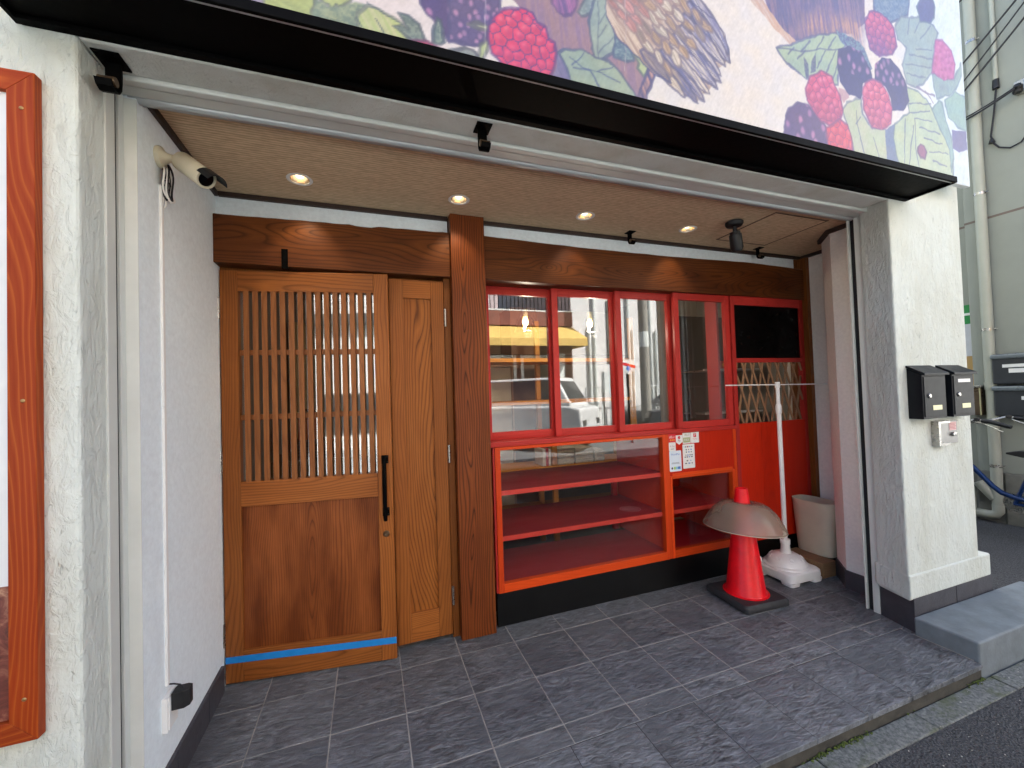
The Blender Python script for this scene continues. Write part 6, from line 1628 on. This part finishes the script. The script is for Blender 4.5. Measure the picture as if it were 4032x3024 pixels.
for a in (-4.2,):
    f = MB().box(a, a+1.6, OY+.001, OY+.05, .4, 1.5).build('window', M['steel'], wb2)
    MB().box(a+.08, a+1.52, OY+.0502, OY+.054, .48, 1.42).build('pane', plain('grey_glass', '3f474c', .1), f)
MB().box(-2.6, -2.05, OY+.001, OY+.04, 0, 2.9).build('door', plain('dark_green_door', '3c4238', .5), wb2)
db = thing('dark_building', 'dark grey building beside the white one across the street', 'building', (-8, OY, 0))
MB().box(-15, -4.46, OY-6, OY+.4, -.2, 7).build('wall', plain('dark_render', '4a4b4d', .7, .08, 3), db)
MB().box(-9, -6, OY+.401, OY+.45, .4, 2.4).build('shutter', plain('grey_shutter', '77797a', .5), db)
# low railing fence
fn = thing('railing_fence', 'low white metal railing in front of the pink building', 'fence', (9, -8.5, 0))
MB().tube([(6.3, -8.5, 1.45), (20, -8.5, 1.45)], .02, 6).build('top_rail', M['white_paint'], fn)
MB().tube([(6.3, -8.5, .15), (20, -8.5, .15)], .02, 6).build('bottom_rail', M['white_paint'], fn)
for k in range(46): MB().box(6.3+.3*k, 6.33+.3*k, -8.515, -8.485, -.07, 1.44).build('picket', M['white_paint'], fn)
# utility pole and round cornered sign
pl = thing('utility_pole', 'tall concrete utility pole across the street', 'pole', (7.55, -7.2, -.07))
MB().tube([(7.55, -7.2, -.1), (7.55, -7.2, 10)], [.15, .11], 16).build('pole_shaft', plain('pole_concrete', '8d8a80', .8), pl, smooth=True)
for k in range(9): MB().tube([(7.36, -7.2, 2.2+.5*k), (7.74, -7.2, 2.2+.5*k)], .011, 6).build('step_iron', M['steel'], pl)
MB().tube([(7.55, -7.2, 2.6), (7.55, -7.2, 3.05)], .142, 16).build('number_plate', M['white_paint'], pl, smooth=True)
sg = thing('shield_sign', 'white five sided street sign with a red diagonal band on a thin post', 'sign', (6.45, -6.5, 0))
MB().tube([(6.45, -6.5, -.08), (6.45, -6.5, 1.85)], .03, 10).build('sign_post', M['black'], sg, smooth=True)
MB().prism([(6.23, 2.16), (6.67, 2.16), (6.67, 1.92), (6.45, 1.76), (6.23, 1.92)], 'y', -6.47, -6.44).build('sign_plate', M['white_paint'], sg, bevel=.004)
MB().prism([(6.231, 2.10), (6.231, 2.03), (6.669, 1.93), (6.669, 2.00)], 'y', -6.4395, -6.436).build('red_band', ST_RED, sg)
MB().lathe([(.07, 0), (.07, .004), (.0001, .004)], (6.44, -6.4375, 1.93), 14, 'y', cap=False).build('blue_emblem', ST_BLUE, sg)
bd = thing('standing_board', 'white notice board standing by the railing across the street', 'sign', (7.0, -8.2, 0))
MB().box(6.75, 7.35, -8.24, -8.2, 1.30, 1.95).build('board', M['white_paint'], bd)
for x in (6.8, 7.3): MB().box(x-.02, x+.02, -8.24, -8.2, -.07, 1.299).build('leg', M['steel'], bd)
# vehicles
def vehicle(name, label, cat, loc, rotz, L, Wd, body, cabin, col, wx, wr=.29):
    t = thing(name, label, cat, loc, None, rotz, local=True)
    paint = plain(name+'_paint', col, .25, .03, 3); paint.node_tree.nodes['Principled BSDF'].inputs['Coat Weight'].default_value = .6
    gl = plain(name+'_glass', '1a2126', .06, .05)
    MB().prism(body, 'y', -Wd/2, Wd/2).build('body', paint, t, bevel=.06, seg=3)
    n = len(cabin); r0 = [(x, -Wd/2+.06+.11*max(0, z-cabin[0][1]), z) for x, z in cabin]; r1 = [(x, Wd/2-.06-.11*max(0, z-cabin[0][1]), z) for x, z in cabin]
    MB().ring_loft([r0, r1]).build('cabin', paint, t, bevel=.05, seg=3, recalc=True)
    cx = sum(p[0] for p in cabin)/n; cz = sum(p[1] for p in cabin)/n
    sc_ = [(cx+(x-cx)*.86, cz+.02+(z-cz)*.74) for x, z in cabin]
    for s in (-1, 1):
        q = [(x, s*(Wd/2-.06-.11*max(0, z-cabin[0][1])+.004), z) for x, z in sc_]
        m = MB(); m.v = q+[(x, y-s*.02, z) for x, y, z in q]
        k = len(q); m.f = [tuple(range(k)), tuple(range(k, 2*k))[::-1]]+[(i, (i+1) % k, k+(i+1) % k, k+i) for i in range(k)]
        m.build('side_window', gl, t, recalc=True)
    (xa, za), (xb, zb) = cabin[-1], cabin[-2]
    d = Vector((zb-za, 0, xa-xb)).normalized() if True else None
    hw = Wd/2-.14
    def lerp(k): return (xa+(xb-xa)*k, za+(zb-za)*k)
    (ua, va), (ub, vb) = lerp(.12), lerp(.86)
    nx_, nz_ = (abs(va-vb)), abs(ua-ub); ln = math.hypot(nx_, nz_); nx_, nz_ = nx_/ln*.012, nz_/ln*.012
    m = MB(); m.quad((ua+nx_, -hw, va+nz_), (ua+nx_, hw, va+nz_), (ub+nx_, hw-.08, vb+nz_), (ub+nx_, -hw+.08, vb+nz_)); m.build('windscreen', gl, t)
    xf = max(p[0] for p in body)
    for s in (-1, 1):
        MB().box(xf-.05, xf+.008, s*(Wd/2-.2)-.13, s*(Wd/2-.2)+.13, .52, .68).build('headlight', M['steel'], t, bevel=.02)
        MB().box(xb if 0 else xa-.05, xa+.03, s*(Wd/2+.09)-.07, s*(Wd/2+.09)+.07, za+.02, za+.14).build('wing_mirror', paint, t, bevel=.02)
    MB().box(xf-.06, xf+.03, -Wd/2+.04, Wd/2-.04, .22, .42).build('bumper', M['black_matt'], t, bevel=.03)
    for x in wx:
        for s in (-1, 1):
            w = MB().tube([(x, s*(Wd/2-.19), wr-.07), (x, s*(Wd/2+.004), wr-.07)], wr, 24).build('wheel', M['rubber'], t, bevel=.02)
            MB().tube([(x, s*(Wd/2-.03), wr-.07), (x, s*(Wd/2+.012), wr-.07)], wr*.62, 14).build('rim', M['steel'], w, bevel=.01)
    return t
vehicle('delivery_van', 'small white delivery van parked across the street facing right', 'van', (3.9, -7.1, 0), R(48), 3.3, 1.45,
    [(-1.6, .16), (1.55, .16), (1.62, .5), (1.58, .95), (1.30, 1.02), (-1.62, 1.02)], [(-1.60, 1.0), (-1.56, 1.62), (-1.40, 1.72), (.95, 1.72), (1.36, 1.0)], 'cfcfcb', (-1.05, 1.1))
sed = ([(-2.1, .18), (2.1, .18), (2.2, .5), (2.1, .72), (1.1, .86), (-1.7, .9), (-2.2, .8)], [(-1.65, .85), (-1.05, 1.32), (-.8, 1.38), (.2, 1.38), (1.05, .85)])
vehicle('dark_sedan', 'dark grey sedan parked beyond the utility pole', 'car', (9.6, -7.7, 0), R(180), 4.4, 1.7, sed[0], sed[1], '2a2f33', (-1.35, 1.35), .31)
vehicle('white_car', 'white hatchback parked beside the railing across the street', 'car', (8.6, -8.0+3.2, 0), R(180), 4.4, 1.7, sed[0], sed[1], 'd8dadc', (-1.35, 1.35), .31) if 0 else None
